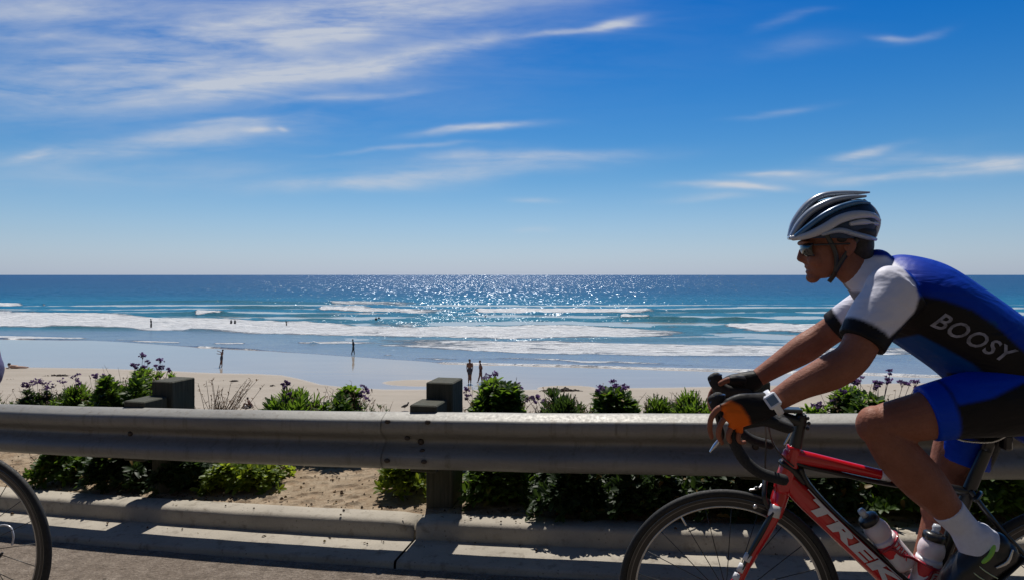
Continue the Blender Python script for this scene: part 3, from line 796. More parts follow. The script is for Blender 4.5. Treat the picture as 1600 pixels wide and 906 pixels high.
def wheel(bike, c, rear=False):
    r = 168*SC
    up = Vector((0, 0, 1))
    def ring(rad, n=96, a0=0): return [c + AD*rad*math.cos(2*math.pi*k/n) + up*rad*math.sin(2*math.pi*k/n) for k in range(n)]
    rt = .0125
    w = MB().sweep(ring(r-.030, 96), (.013, .0095), 10, CD, closed=True).build('wheel', M_RIM, bike)   # rim, deep section
    MB().sweep(ring(r-rt, 120), rt, 12, CD, closed=True).build('tyre', M_RUB, w)
    # deep dark rim sides with a bright inner edge
    rr = MB()
    for sgn in (-1, 1):
        a = ring(r-.024, 96); b_ = ring(r-.050, 96); n = 96
        vs = [p+CD*sgn*.0105 for p in a]+[p+CD*sgn*.0060 for p in b_]
        rr.add(vs, [(k, (k+1) % n, n+(k+1) % n, n+k) for k in range(n)])
    rr.build('rim_side', M_BLK, w)
    MB().sweep(ring(r-.0525, 96), (.0042, .0075), 8, CD, closed=True).build('rim_edge', mat('pale_rim_edge', (.58, .56, .52), .35, .4, .08, 30), w)
    up_ = up; hub = MB().sweep([c-CD*.045, c-CD*.03, c+CD*.03, c+CD*.045], [.008, .021, .021, .008], 14, up, cap='flat')
    hub.sweep([c-CD*.034, c-CD*.030], [.026, .026], 16, up, cap='flat').sweep([c+CD*.030, c+CD*.034], [.026, .026], 16, up, cap='flat')
    hub.build('hub', M_BLK, w)
    ns = 22
    for k in range(ns):
        a = 2*math.pi*(k+.35)/ns; s = 1 if k % 2 else -1; da = .0 if not rear else (.55 if (k//2) % 2 else -.55)
        p = c + CD*s*.031 + (AD*math.cos(a+da)+up*math.sin(a+da))*.024
        q = c + (AD*math.cos(a)+up*math.sin(a))*(r-.054)
        MB().sweep([p, q], .0014, 5, CD, cap='flat').build('spoke', M_SPK, w)
    v = c + (AD*math.cos(2.1)+up*math.sin(2.1))*(r-.05); v2 = c + (AD*math.cos(2.1)+up*math.sin(2.1))*(r-.085)
    MB().sweep([v, v2], .003, 6, CD).build('valve', M_SIL, w)
    # quick release lever
    q = MB().sweep([c-CD*.05, c-CD*.062, c-CD*.066+AD*.02-up*.004, c-CD*.062+AD*.055-up*.012], [(.006, .006), (.006, .005), (.0045, .006), (.003, .007)], 8, CD, sub=3)
    q.build('quick_release', M_SIL, w)
    return w, c, r

def build_bike():
    g = B(1400, 930); g.z = B(1137, 930).z-168*SC
    bike = thing('road_bicycle', g, 'red and white road racing bicycle ridden by the man in blue and white jersey', 'bicycle', 'road bicycles')
    up = Vector((0, 0, 1))
    hub1 = B(1137, 932); w1, hub1, r1 = wheel(bike, hub1)
    w2, hub2, r2 = wheel(bike, hub1+AD*.985+up*.006, True)
    fr = MB()
    fr.sweep([B(1241, 697), B(1236, 716), B(1228, 745), B(1221, 768)], [(.022, .022), (.025, .023), (.029, .025), (.026, .024)], 16, CD, sub=3, cap='flat')     # head tube
    fr.sweep([B(1232, 712), B(1260, 716), B(1310, 726), B(1360, 737), B(1400, 746)], [(.026, .021), (.023, .019), (.018, .017), (.0155, .016), (.015, .015)], 16, CD, sub=4)   # top tube
    fr.sweep([B(1226, 742), B(1250, 770), B(1300, 818), B(1350, 866), B(1423, 936), B(1441, 957)], [(.024, .02), (.031, .024), (.031, .026), (.030, .027), (.030, .028), (.03, .03)], 18, CD, sub=4)
    frame = fr.build('frame', M_RED, bike)
    blk = MB()
    blk.sweep([B(1396, 745), B(1430, 752), B(1470, 760), B(1512, 768)], [(.0155, .0155), (.015, .015), (.0145, .0145), (.014, .014)], 14, CD, sub=3)
    blk.sweep([B(1540, 706), B(1514, 766), B(1478, 858), B(1441, 957)], [(.017, .013), (.019, .014), (.020, .016), (.024, .024)], 14, CD, sub=3)
    blk.sweep([B(1441, 957, -.04), B(1441, 957, .04)], [.024, .024], 18, up, cap='flat')
    for s in (-1, 1):
        blk.sweep([B(1518, 768, s*.012), B(1560, 822, s*.040), hub2+CD*s*.062], [.008, .0075, .007], 10, CD, sub=3)
        blk.sweep([B(1441, 957, s*.022), B(1530, 950, s*.045), hub2+CD*s*.062], [.012, .010, .009], 10, CD, sub=3)
    blk.build('rear_triangle', M_BLK, frame)
    # black inner edge under the top tube / along the down tube, white highlight line and band
    ed = MB()
    ed.sweep([B(1244, 722, -.0), B(1265, 729, 0), B(1310, 739, 0), B(1360, 750, 0), B(1400, 757)], [(.009, .0195), (.0085, .018), (.0075, .0165), (.007, .0155), (.007, .015)], 12, CD, sub=3)
    ed.sweep([B(1250, 733, 0), B(1262, 755, 0), B(1300, 796, 0), B(1360, 852, 0), B(1430, 918)], [(.012, .017), (.010, .0195), (.008, .021), (.008, .022), (.008, .02)], 12, CD, sub=3)
    ed.sweep([B(1222, 722, -.004), B(1240, 735, -.003), B(1254, 752, -.003)], [(.010, .0245), (.014, .0235), (.008, .0225)], 12, CD, sub=3)
    ed.build('frame_inlay', M_BLK, frame)
    wl = MB(); wl.sweep([B(1263, 764, -.0225), B(1300, 803, -.0235), B(1350, 851, -.024), B(1410, 905, -.024)], [(.0016, .002)]*4, 6, CD, sub=3)
    wl.build('tube_highlight', M_WHT, frame)  # white strip stands in for the highlight along the tube's upper edge
    MB().sweep([B(1376, 741), B(1391, 744.5)], [(.0162, .0167), (.0160, .0166)], 16, CD, cap='flat').build('white_band', M_WHT, frame)
    d0, d1 = B(1259, 790, -.0262), B(1396, 922, -.0285)
    lettering('frame_lettering', 'TREK', d0, d1, .038, up, -CD, M_WHT, frame, .15, .05, bend=.0022)
    # cages
    cg = MB()
    a = B(1345, 806, -.0); b_ = B(1412, 886)
    ax = (b_-a).normalized(); e = ax.cross(CD).normalized()
    if e.z < 0: e = -e
    M_CAGE = mat('dark_red_cage', (.33, .005, .02), .35, 0, .05, 20, coat=.4)
    def cage(p, axis, out):
        c_ = MB()
        for s_ in (-1, 1):
            P0 = p+axis*.075+CD*s_*.036
            pts = [p+axis*.050+out*.030+CD*s_*.024, p+axis*.062+CD*s_*.0385, p+axis*.085+CD*s_*.0385-out*.006, p+axis*.115-out*.026+CD*s_*.028, p+axis*.15-out*.037+CD*s_*.012]
            c_.sweep(pts, (.0045, .003), 8, CD, sub=4)
        ring_ = [p+axis*(.052+.006*math.sin(t_))+(CD*math.cos(t_)+out*math.sin(t_))*.0390 for t_ in np.linspace(0, 2*math.pi, 20, endpoint=False)]
        c_.sweep(ring_, (.0035, .004), 8, axis, closed=True)
        c_.build('bottle_cage', M_CAGE, bike)
    # fork: crown and two blades
    crown = MB().sweep([B(1221, 768), B(1216, 784), B(1213, 800)], [(.025, .024), (.024, .034), (.018, .040)], 16, CD, sub=3)
    for s in (-1, 1):
        crown.sweep([B(1214, 792, s*.030), B(1204, 818, s*.037), B(1186, 850, s*.042), B(1166, 886, s*.045), hub1+CD*s*.050], [(.017, .010), (.017, .009), (.014, .008), (.011, .0075), (.008, .007)], 12, CD, sub=4)
    fork = crown.build('fork', M_RED, bike)
    fb = MB(); 
    for s in (-1, 1):
        fb.sweep([B(1207, 800, s*.0335), B(1190, 832, s*.040), B(1173, 862, s*.043), B(1160, 888, s*.045)], [(.007, .0115), (.009, .0105), (.007, .0095), (.005, .008)], 10, CD, sub=3)
    fb.build('fork_inlay', M_BLK, fork)
    for s in (-1, 1):
        MB().sweep([B(1213, 789, s*.031), B(1208.5, 807, s*.0355)], [(.0178, .0108), (.0178, .0102)], 12, CD, cap='flat').build('white_band', M_WHT, fork)
        for (q0, q1) in (((1172, 866), (1166.5, 876)), ((1163, 882), (1157, 893)), ((1155, 897), (1150, 906))):
            MB().sweep([B(*q0, s*.0432), B(*q1, s*.0445)], [(.0150, .0088), (.0140, .0086)], 12, CD, cap='flat').build('white_band', M_WHT, fork)
    # front brake
    bk = MB(); bk.sweep([B(1196, 750, -.0), B(1194, 775, -.034), B(1200, 792, -.030)], [.008, .0075, .006], 8, CD, sub=3)
    bk.sweep([B(1196, 750, 0), B(1194, 775, .034), B(1200, 792, .030)], [.008, .0075, .006], 8, CD, sub=3)
    bk.ball(B(1183, 762, -.018), (.010, .007, .006)); bk.ball(B(1180, 791, -.03), (.006, .004, .006))
    bk.build('brake_caliper', M_BLK, bike)
    MB().sweep([B(1172, 765, -.02), B(1186, 762, -.02), B(1190, 757, -.01)], .0035, 8, CD, sub=3).build('caliper_lever', M_SIL, bike)
    MB().ball(B(1180, 791, -.03), (.007, .005, .007)).build('caliper_bolt', M_SIL, bike)
    # spacers, stem, bars
    st = MB(); st.sweep([B(1243, 697), B(1248, 672), B(1252, 652)], [.0195, .018, .018], 16, CD)
    st.sweep([B(1252, 660), B(1232, 654), B(1216, 650)], [.018, .017, .019], 14, CD, sub=2)
    for (x, y) in ((1262, 653), (1264, 661), (1262, 669), (1257, 650)): st.ball(B(x, y, -.012), (.006, .006, .006), 8, 6)
    stem = st.build('stem', M_BLK, bike)
    MB().sweep([B(1226, 694, -.021), B(1234, 680, -.020), B(1240, 668, -.020)], [(.003, .002), (.004, .002), (.003, .002)], 8, CD, sub=2).build('stem_stripe', M_SIL, stem)
    cp = MB(); cp.box(B(1236, 640, .0), (AD, CD, up), (.030, .024, .006), bev=.003).build('bike_computer', M_BLK, bike, False)
    for s in (-1, 1):
        # each half of the bar: top, forward ramp, drop
        half = .205
        tp = [B(1214, 650, 0), B(1216, 650, s*.09), B(1214, 652, s*.165), B(1203, 656, s*(half-.01)), B(1180, 662, s*half)]
        if s > 0: tp = [q+Vector((0, 0, 0)) for q in tp]
        # far side points share the near side's true height
        def nb(px, py):        # near-side pixel -> world, mirrored for the far side
            p = B(px, py, -half)
            return p if s < 0 else p + CD*2*half + AD*.045
        zt = nb(1180, 658)
        tops = [B(1216, 650, 0)]
        e0 = tops[0]
        tops += [e0+CD*s*.10, e0+CD*s*.165+AD*-.008, zt+AD*.035+CD*(-s*.012), zt]
        MB().sweep(tops+[nb(1160, 662)], [.0155, .015, .0155, .0165, .0165, .0165], 12, CD, sub=4).build('handlebar', M_TAPE, bike)
        MB().sweep([nb(1160, 662), nb(1145, 672), nb(1148, 692), nb(1163, 718), nb(1188, 738), nb(1224, 749)], [.0155, .015, .0155, .0158, .0158, .0158], 12, CD, sub=4).build('drop', M_TAPE, bike)
        hd = MB().sweep([nb(1182, 652), nb(1160, 648), nb(1140, 646), nb(1124, 636), nb(1116, 622)], [(.016, .015), (.020, .017), (.021, .017), (.021, .016), (.019, .014)], 14, CD, sub=4)
        hd.ball(nb(1122, 624), (.022, .015, .022))
        hood = hd.build('brake_hood', M_RUB, bike)
        MB().sweep([nb(1110, 628), nb(1118, 617), nb(1132, 617)], [(.004, .012), (.005, .012), (.003, .009)], 10, CD, sub=3).build('hood_sheen', mat('blue_sheen_black', (.05, .08, .16), .15, .2, .05, 10, coat=.6), hood)  # blue reflection on the black knob put into this piece's colour
        lv = MB().sweep([nb(1118, 640), nb(1124, 660), nb(1127, 678), nb(1124, 690)], [(.008, .006), (.008, .007), (.010, .007), (.007, .006)], 10, CD, sub=3).build('brake_lever', M_BLK, hood)
        MB().sweep([nb(1124, 688), nb(1117, 696), nb(1110, 705)], [(.006, .006), (.006, .007), (.003, .006)], 10, CD, sub=3).build('lever_tip', M_SIL, lv)
    cb = MB()
    cb.sweep([B(1196, 662, -.15), B(1197, 690, -.03), B(1196, 720, -.0), B(1196, 750)], .0026, 6, CD, sub=4)
    cb.sweep([B(1200, 662, -.16), B(1207, 690, -.05), B(1222, 712, -.03), B(1240, 728, -.028)], .0026, 6, CD, sub=4)
    cb.sweep([B(1200, 662, .15), B(1208, 692, .06), B(1224, 712, .03), B(1240, 724, .028)], .0026, 6, CD, sub=4)
    cb.build('brake_cable', M_BLK, bike)
    # seat post, saddle
    MB().sweep([B(1540, 708), B(1552, 676)], [(.017, .012), (.016, .012)], 12, CD, cap='flat').build('seat_post', M_BLK, bike)
    sd = MB()
    sx = [(1460, 672, .017, .010), (1480, 670, .020, .014), (1510, 669, .024, .016), (1530, 669, .040, .018), (1547, 669, .060, .019), (1560, 669, .066, .016), (1568, 671, .045, .010)]
    sd.sweep([B(x, y) for x, y, w_, h_ in sx], [(h_, w_) for x, y, w_, h_ in sx], 18, CD, sub=3)
    saddle = sd.build('saddle', mat('saddle_leather', (.014, .013, .013), .5, 0, .2, 50), bike)
    for s in (-1, 1):
        MB().sweep([B(1478, 676, s*.012), B(1505, 688, s*.022), B(1550, 690, s*.022), B(1576, 678, s*.03)], .0035, 8, CD, sub=3).build('saddle_rail', M_SIL, saddle)
    MB().box(B(1572, 690, 0), (AD, CD, up), (.012, .018, .022), bev=.005).build('rear_reflector', M_BLK, bike, False)
    MB().sweep([B(1521, 674.5, -.035), B(1536, 671, -.040), B(1551, 669, -.040)], [(.004, .002)]*3, 8, CD).build('saddle_highlight', M_SIL, saddle)  # silver strip modelled where the black saddle catches a highlight
    # drive side (far side): rings, chain, cassette, derailleurs
    bb = B(1441, 957)
    def disc(c, r_, t_, o_, name, m_, teeth=0, parent=bike):
        pts = MB(); n = 64; inner = r_*.72
        vs = []
        for side in (-1, 1):
            for k in range(n):
                a_ = 2*math.pi*k/n; rr_ = r_ + (.003 if teeth and k % 2 else 0)
                vs.append(c+CD*(o_+side*t_)+(AD*math.cos(a_)+up*math.sin(a_))*rr_)
            for k in range(n):
                a_ = 2*math.pi*k/n; vs.append(c+CD*(o_+side*t_)+(AD*math.cos(a_)+up*math.sin(a_))*inner)
        fs = []
        for k in range(n):
            k2 = (k+1) % n
            fs += [(k, k2, n+k2, n+k), (2*n+k, 3*n+k, 3*n+k2, 2*n+k2), (k, 2*n+k, 2*n+k2, k2), (n+k, n+k2, 3*n+k2, 3*n+k)]
        return MB().add(vs, fs).build(name, m_, parent)
    disc(bb, .105, .0012, .048, 'chainring', M_BLK, 1); disc(bb, .078, .0012, .042, 'chainring', M_BLK, 1)
    for k in range(6): disc(hub2, .045-.005*k, .001, .030+.004*k, 'sprocket', M_CHAIN, 1)
    ch = MB(); pts = []
    for t_ in np.linspace(math.pi/2, 3*math.pi/2, 16): pts.append(bb+CD*.048+(AD*math.cos(t_)+up*math.sin(t_))*.107)
    for t_ in np.linspace(-math.pi/2, math.pi/2, 8): pts.append(hub2+CD*.040+(AD*math.cos(t_)+up*math.sin(t_))*.034)
    low = pts.index(pts[16])
    pts.insert(16, hub2+CD*.04-up*.145-AD*.02); pts.insert(17, hub2+CD*.04-up*.075+AD*.03)
    ch.sweep(pts, (.0045, .003), 6, CD, closed=True); ch.build('chain', M_CHAIN, bike)
    rd = MB(); rd.sweep([hub2+CD*.055-up*.02+AD*.012, hub2+CD*.060-up*.05+AD*.035, hub2+CD*.052-up*.075+AD*.03], [.012, .013, .012], 10, CD, sub=3)
    rd.sweep([hub2+CD*.05-up*.072+AD*.03, hub2+CD*.05-up*.115+AD*.008, hub2+CD*.05-up*.150-AD*.02], [(.017, .008), (.016, .007), (.014, .006)], 10, CD, sub=3)
    rd.sweep([hub2+CD*.05-up*.045+AD*.05, hub2+CD*.05-up*.05+AD*.075, hub2+CD*.05-up*.038+AD*.088], [(.007, .006), (.009, .006), (.004, .004)], 8, CD, sub=2)
    der = rd.build('rear_derailleur', M_BLK, bike)
    MB().sweep([hub2+CD*.062+AD*.01+up*.01, hub2+CD*.064+AD*.06+up*.052, hub2+CD*.064+AD*.105+up*.052, hub2+CD*.062+AD*.122+up*.02, hub2+CD*.060+AD*.118-up*.01], .0035, 8, CD, sub=5).build('cable_loop', mat('pale_cable', (.6, .6, .62), .3, .2, .04, 20), der)
    # cranks and pedals: near crank up and back, far crank down and forward
    dirv = (B(1489, 893)-bb).normalized(); L = .17
    for s in (-1, 1):
        e_ = bb + CD*s*.062 - dirv*s*L
        MB().sweep([bb+CD*s*.050, bb+CD*s*.058-dirv*s*L*.5, e_], [(.017, .009), (.013, .008), (.012, .008)], 12, CD, sub=3).build('crank', M_BLK, bike)
        MB().box(e_+CD*s*.048, (AD, CD, up), (.034, .036, .008), bev=.003).build('pedal', M_BLK, bike, False)
    # rear brake
    MB().sweep([B(1524, 780, -.03), B(1532, 770, -.0), B(1524, 780, .03)], .008, 8, up, sub=3).build('brake_caliper', M_BLK, bike)
    return bike, cage, (a, ax, e), hub2, r2, bb
BIKE, cage_fn, (CA, CAX, CE), HUB2, R2, BBP = build_bike()

M_BOT = None
def m_bottle():
    m = bpy.data.materials.new('translucent_bottle'); m.use_nodes = True; t = NT(m.node_tree); b = t.n['Principled BSDF']
    b.inputs['Base Color'].default_value = (.74, .70, .72, 1); b.inputs['Roughness'].default_value = .35
    b.inputs['Subsurface Weight'].default_value = .25; b.inputs['Subsurface Radius'].default_value = (.02, .012, .012)
    oc = t.new('ShaderNodeTexCoord').outputs['Object']
    t.link(t.mix(t.maprange(t.noise(oc, 14, 3), .4, .65), (.76, .73, .75, 1), (.72, .56, .60, 1)), b.inputs['Base Color'])
    return m
def bottle(p, axis, out, label):
    """p = top of the cap, axis points down the bottle"""
    p = Vector(p); b = thing('water_bottle', p+axis*.20, label, 'bottle', 'water bottles')
    MB().sweep([p+axis*d for d in (.040, .052, .062, .080, .088, .096, .104, .185, .198)], [.026, .0325, .0355, .036, .0335, .0335, .036, .0365, .033], 24, CD, cap='flat', sub=2).build('body', M_BOT, b)
    MB().sweep([p+axis*d for d in (.018, .024, .040, .042)], [.022, .031, .0315, .028], 24, CD, cap='flat').build('cap', M_BLK, b)
    MB().sweep([p+axis*d for d in (-.006, .004, .012, .020)], [.009, .012, .009, .013], 16, CD, cap='flat').build('nozzle', mat('clear_nozzle', (.55, .58, .62), .2, 0, .05, 20, coat=.4), b)
    mr = mat('bottle_red', (.72, .03, .04), .4, 0, .05, 20)
    side = axis.cross(CD).normalized()
    # red flash and lettering wrapped on the near side
    vs = []; fs = []; n = 14
    for i, (d0, a0, a1) in enumerate([(.108, -70, -5), (.122, -66, 18), (.136, -60, 0), (.148, -50, -28)]):
        for k in range(n):
            a_ = R(a0+(a1-a0)*k/(n-1)); vs.append(p+axis*d0+(-CD*math.cos(a_)+side*math.sin(a_))*.0372)
    for i in range(3):
        for k in range(n-1): fs.append((i*n+k, i*n+k+1, (i+1)*n+k+1, (i+1)*n+k))
    mk('red_flash', vs, fs, mr, b)
    uv, tf = text_mesh('TREK', .0, .03)
    vs = []
    for (u, v) in uv:
        d0 = .118+.055*u; a_ = (v-.5)*.55+.45
        vs.append(p+axis*d0+(-CD*math.cos(a_)+side*math.sin(a_))*.0376)
    mk('bottle_lettering', vs, tf, mr, b, False)
    return b
M_BOT = m_bottle()
bx = (B(1408, 880, -.004)-B(1347, 806, -.004)).normalized()
bottle(B(1346, 798), bx, None, 'white bottle with red print and black cap, leaning along the lettered down tube')
cage_fn(B(1346, 798)+bx*.062, bx, -bx.cross(CD).normalized())
sx_ = (B(1446, 910)-B(1464, 836)).normalized()
bottle(B(1464, 822, -.004), sx_, None, 'white bottle with red print standing nearly upright beside the rider\'s shoe')
cage_fn(B(1464, 822, -.004)+sx_*.062, sx_, sx_.cross(CD).normalized())

# ------------------------------------------------------------------ the rider
def m_skin():
    m = bpy.data.materials.new('tanned_skin'); m.use_nodes = True; t = NT(m.node_tree); b = t.n['Principled BSDF']
    oc = t.new('ShaderNodeTexCoord').outputs['Object']
    a = t.noise(oc, 9, 5, .6); f = t.noise(oc, 160, 3, .6)
    c = t.mix(t.maprange(a, .3, .7), (.215, .075, .042, 1), (.33, .128, .078, 1))
    c = t.mix(t.maprange(f, .45, .75, 0, .25), c, (.18, .065, .035, 1))
    t.link(c, b.inputs['Base Color']); t.link(t.maprange(f, .3, .7, .52, .72), b.inputs['Roughness']); b.inputs['Specular IOR Level'].default_value = .35
    b.inputs['Subsurface Weight'].default_value = .08; b.inputs['Subsurface Radius'].default_value = (.012, .004, .002)
    md = t.noise(oc, 30, 4, .6); t.link(t.bump(t.math('MULTIPLY_ADD', md, 2.0, f), .35, .004), b.inputs['Normal'])
    return m
M_SKIN = m_skin()
def m_cloth(name, attr='shade'):
    """tight lycra; the colour of each panel is stored on the garment"""
    m = bpy.data.materials.new(name); m.use_nodes = True; t = NT(m.node_tree); b = t.n['Principled BSDF']
    oc = t.new('ShaderNodeTexCoord').outputs['Object']
    col = t.new('ShaderNodeAttribute', attribute_name='panel').outputs['Color']
    f = t.noise(oc, 25, 4, .6)
    c = t.mix(t.maprange(f, .3, .75, 0, .18), col, t.mix(1.0, col, (.6, .6, .65, 1), 'MULTIPLY'))
    t.link(c, b.inputs['Base Color']); b.inputs['Roughness'].default_value = .5
    b.inputs['Specular IOR Level'].default_value = .15
    wr = t.noise(t.scalevec(oc, (7, 7, 16), rot=(0, .6, 0)), 1, 3, .5, .6)
    t.link(t.bump(t.math('ADD', t.math('MULTIPLY', wr, 1.0), t.math('MULTIPLY', t.noise(oc, 700, 2), .02)), .45, .025), b.inputs['Normal'])
    return m
M_LYC = m_cloth('lycra')
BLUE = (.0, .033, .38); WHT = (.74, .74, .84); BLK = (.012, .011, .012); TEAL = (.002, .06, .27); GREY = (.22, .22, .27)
JIT = [(dx, dy) for dx in (-2.4, 0, 2.4) for dy in (-2.4, 0, 2.4)]
def avg(fn, w, nrm):
    t1 = nrm.orthogonal().normalized(); t2 = nrm.cross(t1); acc = Vector((0, 0, 0))
    for a, b_ in JIT: acc += Vector(fn(w+(t1*a+t2*b_)*.0015, nrm))
    return acc/9
def inpoly(x, y, poly):
    r = False; n = len(poly); j = n-1
    for i in range(n):
        xi, yi = poly[i]; xj, yj = poly[j]
        if (yi > y) != (yj > y) and x < (xj-xi)*(y-yi)/(yj-yi)+xi: r = not r
        j = i
    return r
def side_c(p): return (Vector(p)-B(1137, 932)).dot(CD)     # signed distance beyond the bike's middle plane
def paint(o, fn):
    me = o.data; off = OFF[o]; at = me.color_attributes.new('panel', 'FLOAT_COLOR', 'POINT')
    buf = np.zeros((len(me.vertices), 4), np.float32)
    for i, v in enumerate(me.vertices):
        w = v.co+off; c = side_c(w)
        q = w - CD*2*c if c > 0 else w          # garment is the same on both sides
        buf[i, :3] = fn(*pix(q), c); buf[i, 3] = 1
    at.data.foreach_set('color', buf.ravel())

def build_rider():
    g = B(1500, 940); g.z = B(1137, 932).z-168*SC
    man = thing('person', g, 'man in blue, black and white cycling clothes and silver helmet, bent low over red bicycle', 'person', 'riding cyclists')
    up = Vector((0, 0, 1))
    half = .205
    def near_to_far(p): return p + CD*2*half + AD*.045
    # ---------------- one continuous body
    b = MB()
    # head: c = 0 plane
    hc = B(1306, 366, 0)
    rot = Matrix.Rotation(0, 3, 'X'); HB = Matrix((AD, CD, up)).transposed()
    def ball(px, py, c, ra, rc, ru, tilt=0, tgt=b):
        Q = HB @ Matrix.Rotation(R(tilt), 3, 'Y'); tgt.ball(B(px, py, c), (ra, rc, ru), 20, 14, Q)
    ball(1309, 362, 0, .098, .074, .098)          # skull
    ball(1288, 392, 0, .066, .060, .082)           # face
    ball(1285, 417, 0, .046, .044, .036)           # lower jaw
    ball(1306, 414, 0, .046, .052, .036, -15)      # jaw angle
    ball(1270, 434, 0, .020, .022, .017)            # chin
    b.sweep([B(1259, 382, 0), B(1254, 394, 0), B(1251.5, 404, 0)], [(.010, .009), (.012, .010), (.0125, .013)], 12, CD)     # nose
    ball(1258, 408, 0, .012, .017, .008)
    ball(1264.5, 417, 0, .014, .023, .0065); ball(1265.5, 425, 0, .013, .020, .0065)                                            # lips
    ball(1256, 380, 0, .016, .050, .010)               # brow
    for s in (-1, 1):
        ball(1274, 406, s*.040, .024, .018, .022)       # cheeks
        ball(1264, 393, s*.030, .011, .014, .010)        # eyes behind the glasses
        b.sweep([B(1326, 376, s*.072), B(1334, 380, s*.078), B(1331, 392, s*.075), B(1325, 398, s*.070)], [(.009, .006), (.009, .006), (.008, .006), (.007, .006)], 10, CD, sub=3)   # ears
        ball(1326, 386, s*.070, .014, .006, .018)
    b.sweep([B(1318, 402, 0), B(1336, 420, 0), B(1368, 440, 0), B(1410, 465, 0)], [(.055, .054), (.056, .056), (.062, .068), (.08, .1)], 20, CD, sub=3)   # neck
    # trunk
    b.sweep([B(1390, 455, 0), B(1430, 478, 0), B(1480, 505, 0), B(1540, 550, 0), B(1590, 600, 0), B(1625, 640, 0)], [(.080, .15), (.105, .155), (.108, .145), (.108, .13), (.112, .14), (.10, .13)], 24, CD, sub=3)
    # arms
    def arm(s):
        A = lambda px, py, c: (B(px, py, -abs(c)) if s < 0 else near_to_far(B(px, py, -half)) )
        if s < 0:
            sh = B(1392, 455, -.165); up1 = B(1360, 505, -.20); elb = B(1334, 556, -.225); f1 = B(1300, 580, -.222); f2 = B(1250, 603, -.212); wr = B(1206, 630, -.205)
        else:
            sh = B(1392, 455, .165); wr = B(1178, 594, .235); elb = B(1290, 522, .25); up1 = sh.lerp(elb, .5)
            f1 = elb.lerp(wr, .30)+up*(-.002); f2 = elb.lerp(wr, .66)
        b.sweep([sh, up1, elb, f1, f2, wr], [(.055, .052), (.050, .046), (.047, .041), (.050, .044), (.038, .036), (.028, .027)], 18, CD, sub=4)
        return sh, elb, wr
    arms = {s: arm(s) for s in (-1, 1)}
    # hands: palm, four fingers round the lever, thumb over the hood
    def hand(s):
        H = lambda px, py, c=0: (B(px, py, -half+c) if s < 0 else B(px, py, -half+c)+CD*2*half+AD*.045)
        k = 1 if s < 0 else -1
        wr = arms[s][2]
        if s < 0: b.sweep([wr, H(1182, 636, -.010), H(1158, 640, -.020), H(1143, 645, -.024)], [(.028, .026), (.037, .024), (.042, .020), (.038, .017)], 16, CD, sub=3)
        else: b.sweep([wr, wr.lerp(H(1158, 640, .014), .5), H(1158, 640, .018), H(1143, 645, .022)], [(.028, .026), (.037, .024), (.042, .020), (.038, .017)], 16, CD, sub=3)
        base = [(1134, 634), (1139, 648), (1146, 661), (1155, 670)]
        tips = [[(1122, 638), (1112, 651), (1109, 668), (1112, 683)], [(1130, 656), (1124, 668), (1123, 681), (1128, 692)], [(1141, 671), (1138, 681), (1141, 689), (1147, 692)], [(1154, 679), (1154, 687), (1158, 691), (1164, 690)]]
        rr = [.0080, .0080, .0076, .0068]
        for i in range(4):
            o = -k*(.030-.006*i)
            pts = [H(*base[i], o), H(*tips[i][0], o-k*.004), H(*tips[i][1], o-k*.002), H(*tips[i][2], o+k*.010), H(*tips[i][3], o+k*.028)]
            b.sweep(pts, [rr[i]*1.12, rr[i]*1.08, rr[i]*1.04, rr[i], rr[i]*.85], 12, CD, sub=3)
        b.sweep([H(1172, 628, k*.006), H(1156, 626, k*.022), H(1142, 628, k*.026), H(1130, 634, k*.024)], [.014, .0115, .0105, .0095], 12, CD, sub=3)
        return H
    Hn = hand(-1); Hf = hand(1)
    # legs: near knee raised, far leg reaching down
    def leg(s):
        if s < 0:
            hip = B(1596, 618, -.095); th = B(1480, 642, -.112); kn = B(1372, 664, -.118); c1 = B(1405, 712, -.118); c2 = B(1445, 755, -.112); an = B(1506, 824, -.10); ra = .9
            heel = B(1566, 862, -.10); ball_ = B(1502, 908, -.105); toe = B(1466, 934, -.108)
        else:
            hip = B(1534, 622, .095); kn = B(1474, 797, .105); th = hip.lerp(kn, .5)+AD*-.01; an = B(1428, 990, .10); c1 = kn.lerp(an, .28)+AD*.012; c2 = kn.lerp(an, .5)+AD*.01
            heel = an+AD*.05-up*.06; ball_ = an-AD*.09-up*.085; toe = an-AD*.14-up*.08
        b.sweep([hip, th, kn.lerp(th, .22), kn], [(.092, .088), (.074, .072), (.060, .058), (.052, .052)], 20, CD, sub=4)
        b.ball(kn+(AD*-.008 if s < 0 else AD*-.012), (.052, .050, .056), 18, 12)
        b.sweep([kn, c1, c2, c2.lerp(an, .5), an], [(.052, .052), (.062, .058), (.060, .055), (.045, .042), (.034, .032)], 20, CD, sub=4)
        b.sweep([heel, an.lerp(heel, .5), ball_, toe], [(.024, .024), (.028, .028), (.018, .034), (.014, .028)], 16, CD, sub=3)
        return hip, th, kn, c2, an, heel, ball_, toe
    L = {s: leg(s) for s in (-1, 1)}
    body = remesh(b, 'body', M_SKIN, man, .0034, 4)
    # ---------------- hair at the nape, ears left free
    h = MB(); ball(1338, 384, 0, .048, .066, .052, 10, h); ball(1326, 366, 0, .080, .079, .040, 0, h); ball(1344, 398, 0, .036, .055, .034, 0, h)
    ball(1309, 374, .0, .055, .0775, .03, 0, h)
    remesh(h, 'hair', mat('dark_hair', (.018, .012, .010), .6, 0, .4, 120, .5, 350), man, .005, 3)
    # ---------------- helmet: slatted shell over a dark liner
    M_HS = mat('silver_shell', (.30, .35, .43), .3, .15, .06, 14, coat=.6); M_HW = mat('white_shell', (.48, .50, .55), .32, 0, .08, 14, coat=.6)
    M_HB = mat('blue_black_foam', (.012, .035, .085), .55, 0, .25, 40); M_HL = mat('blue_shell', (.04, .14, .30), .3, .1, .1, 20, coat=.6)
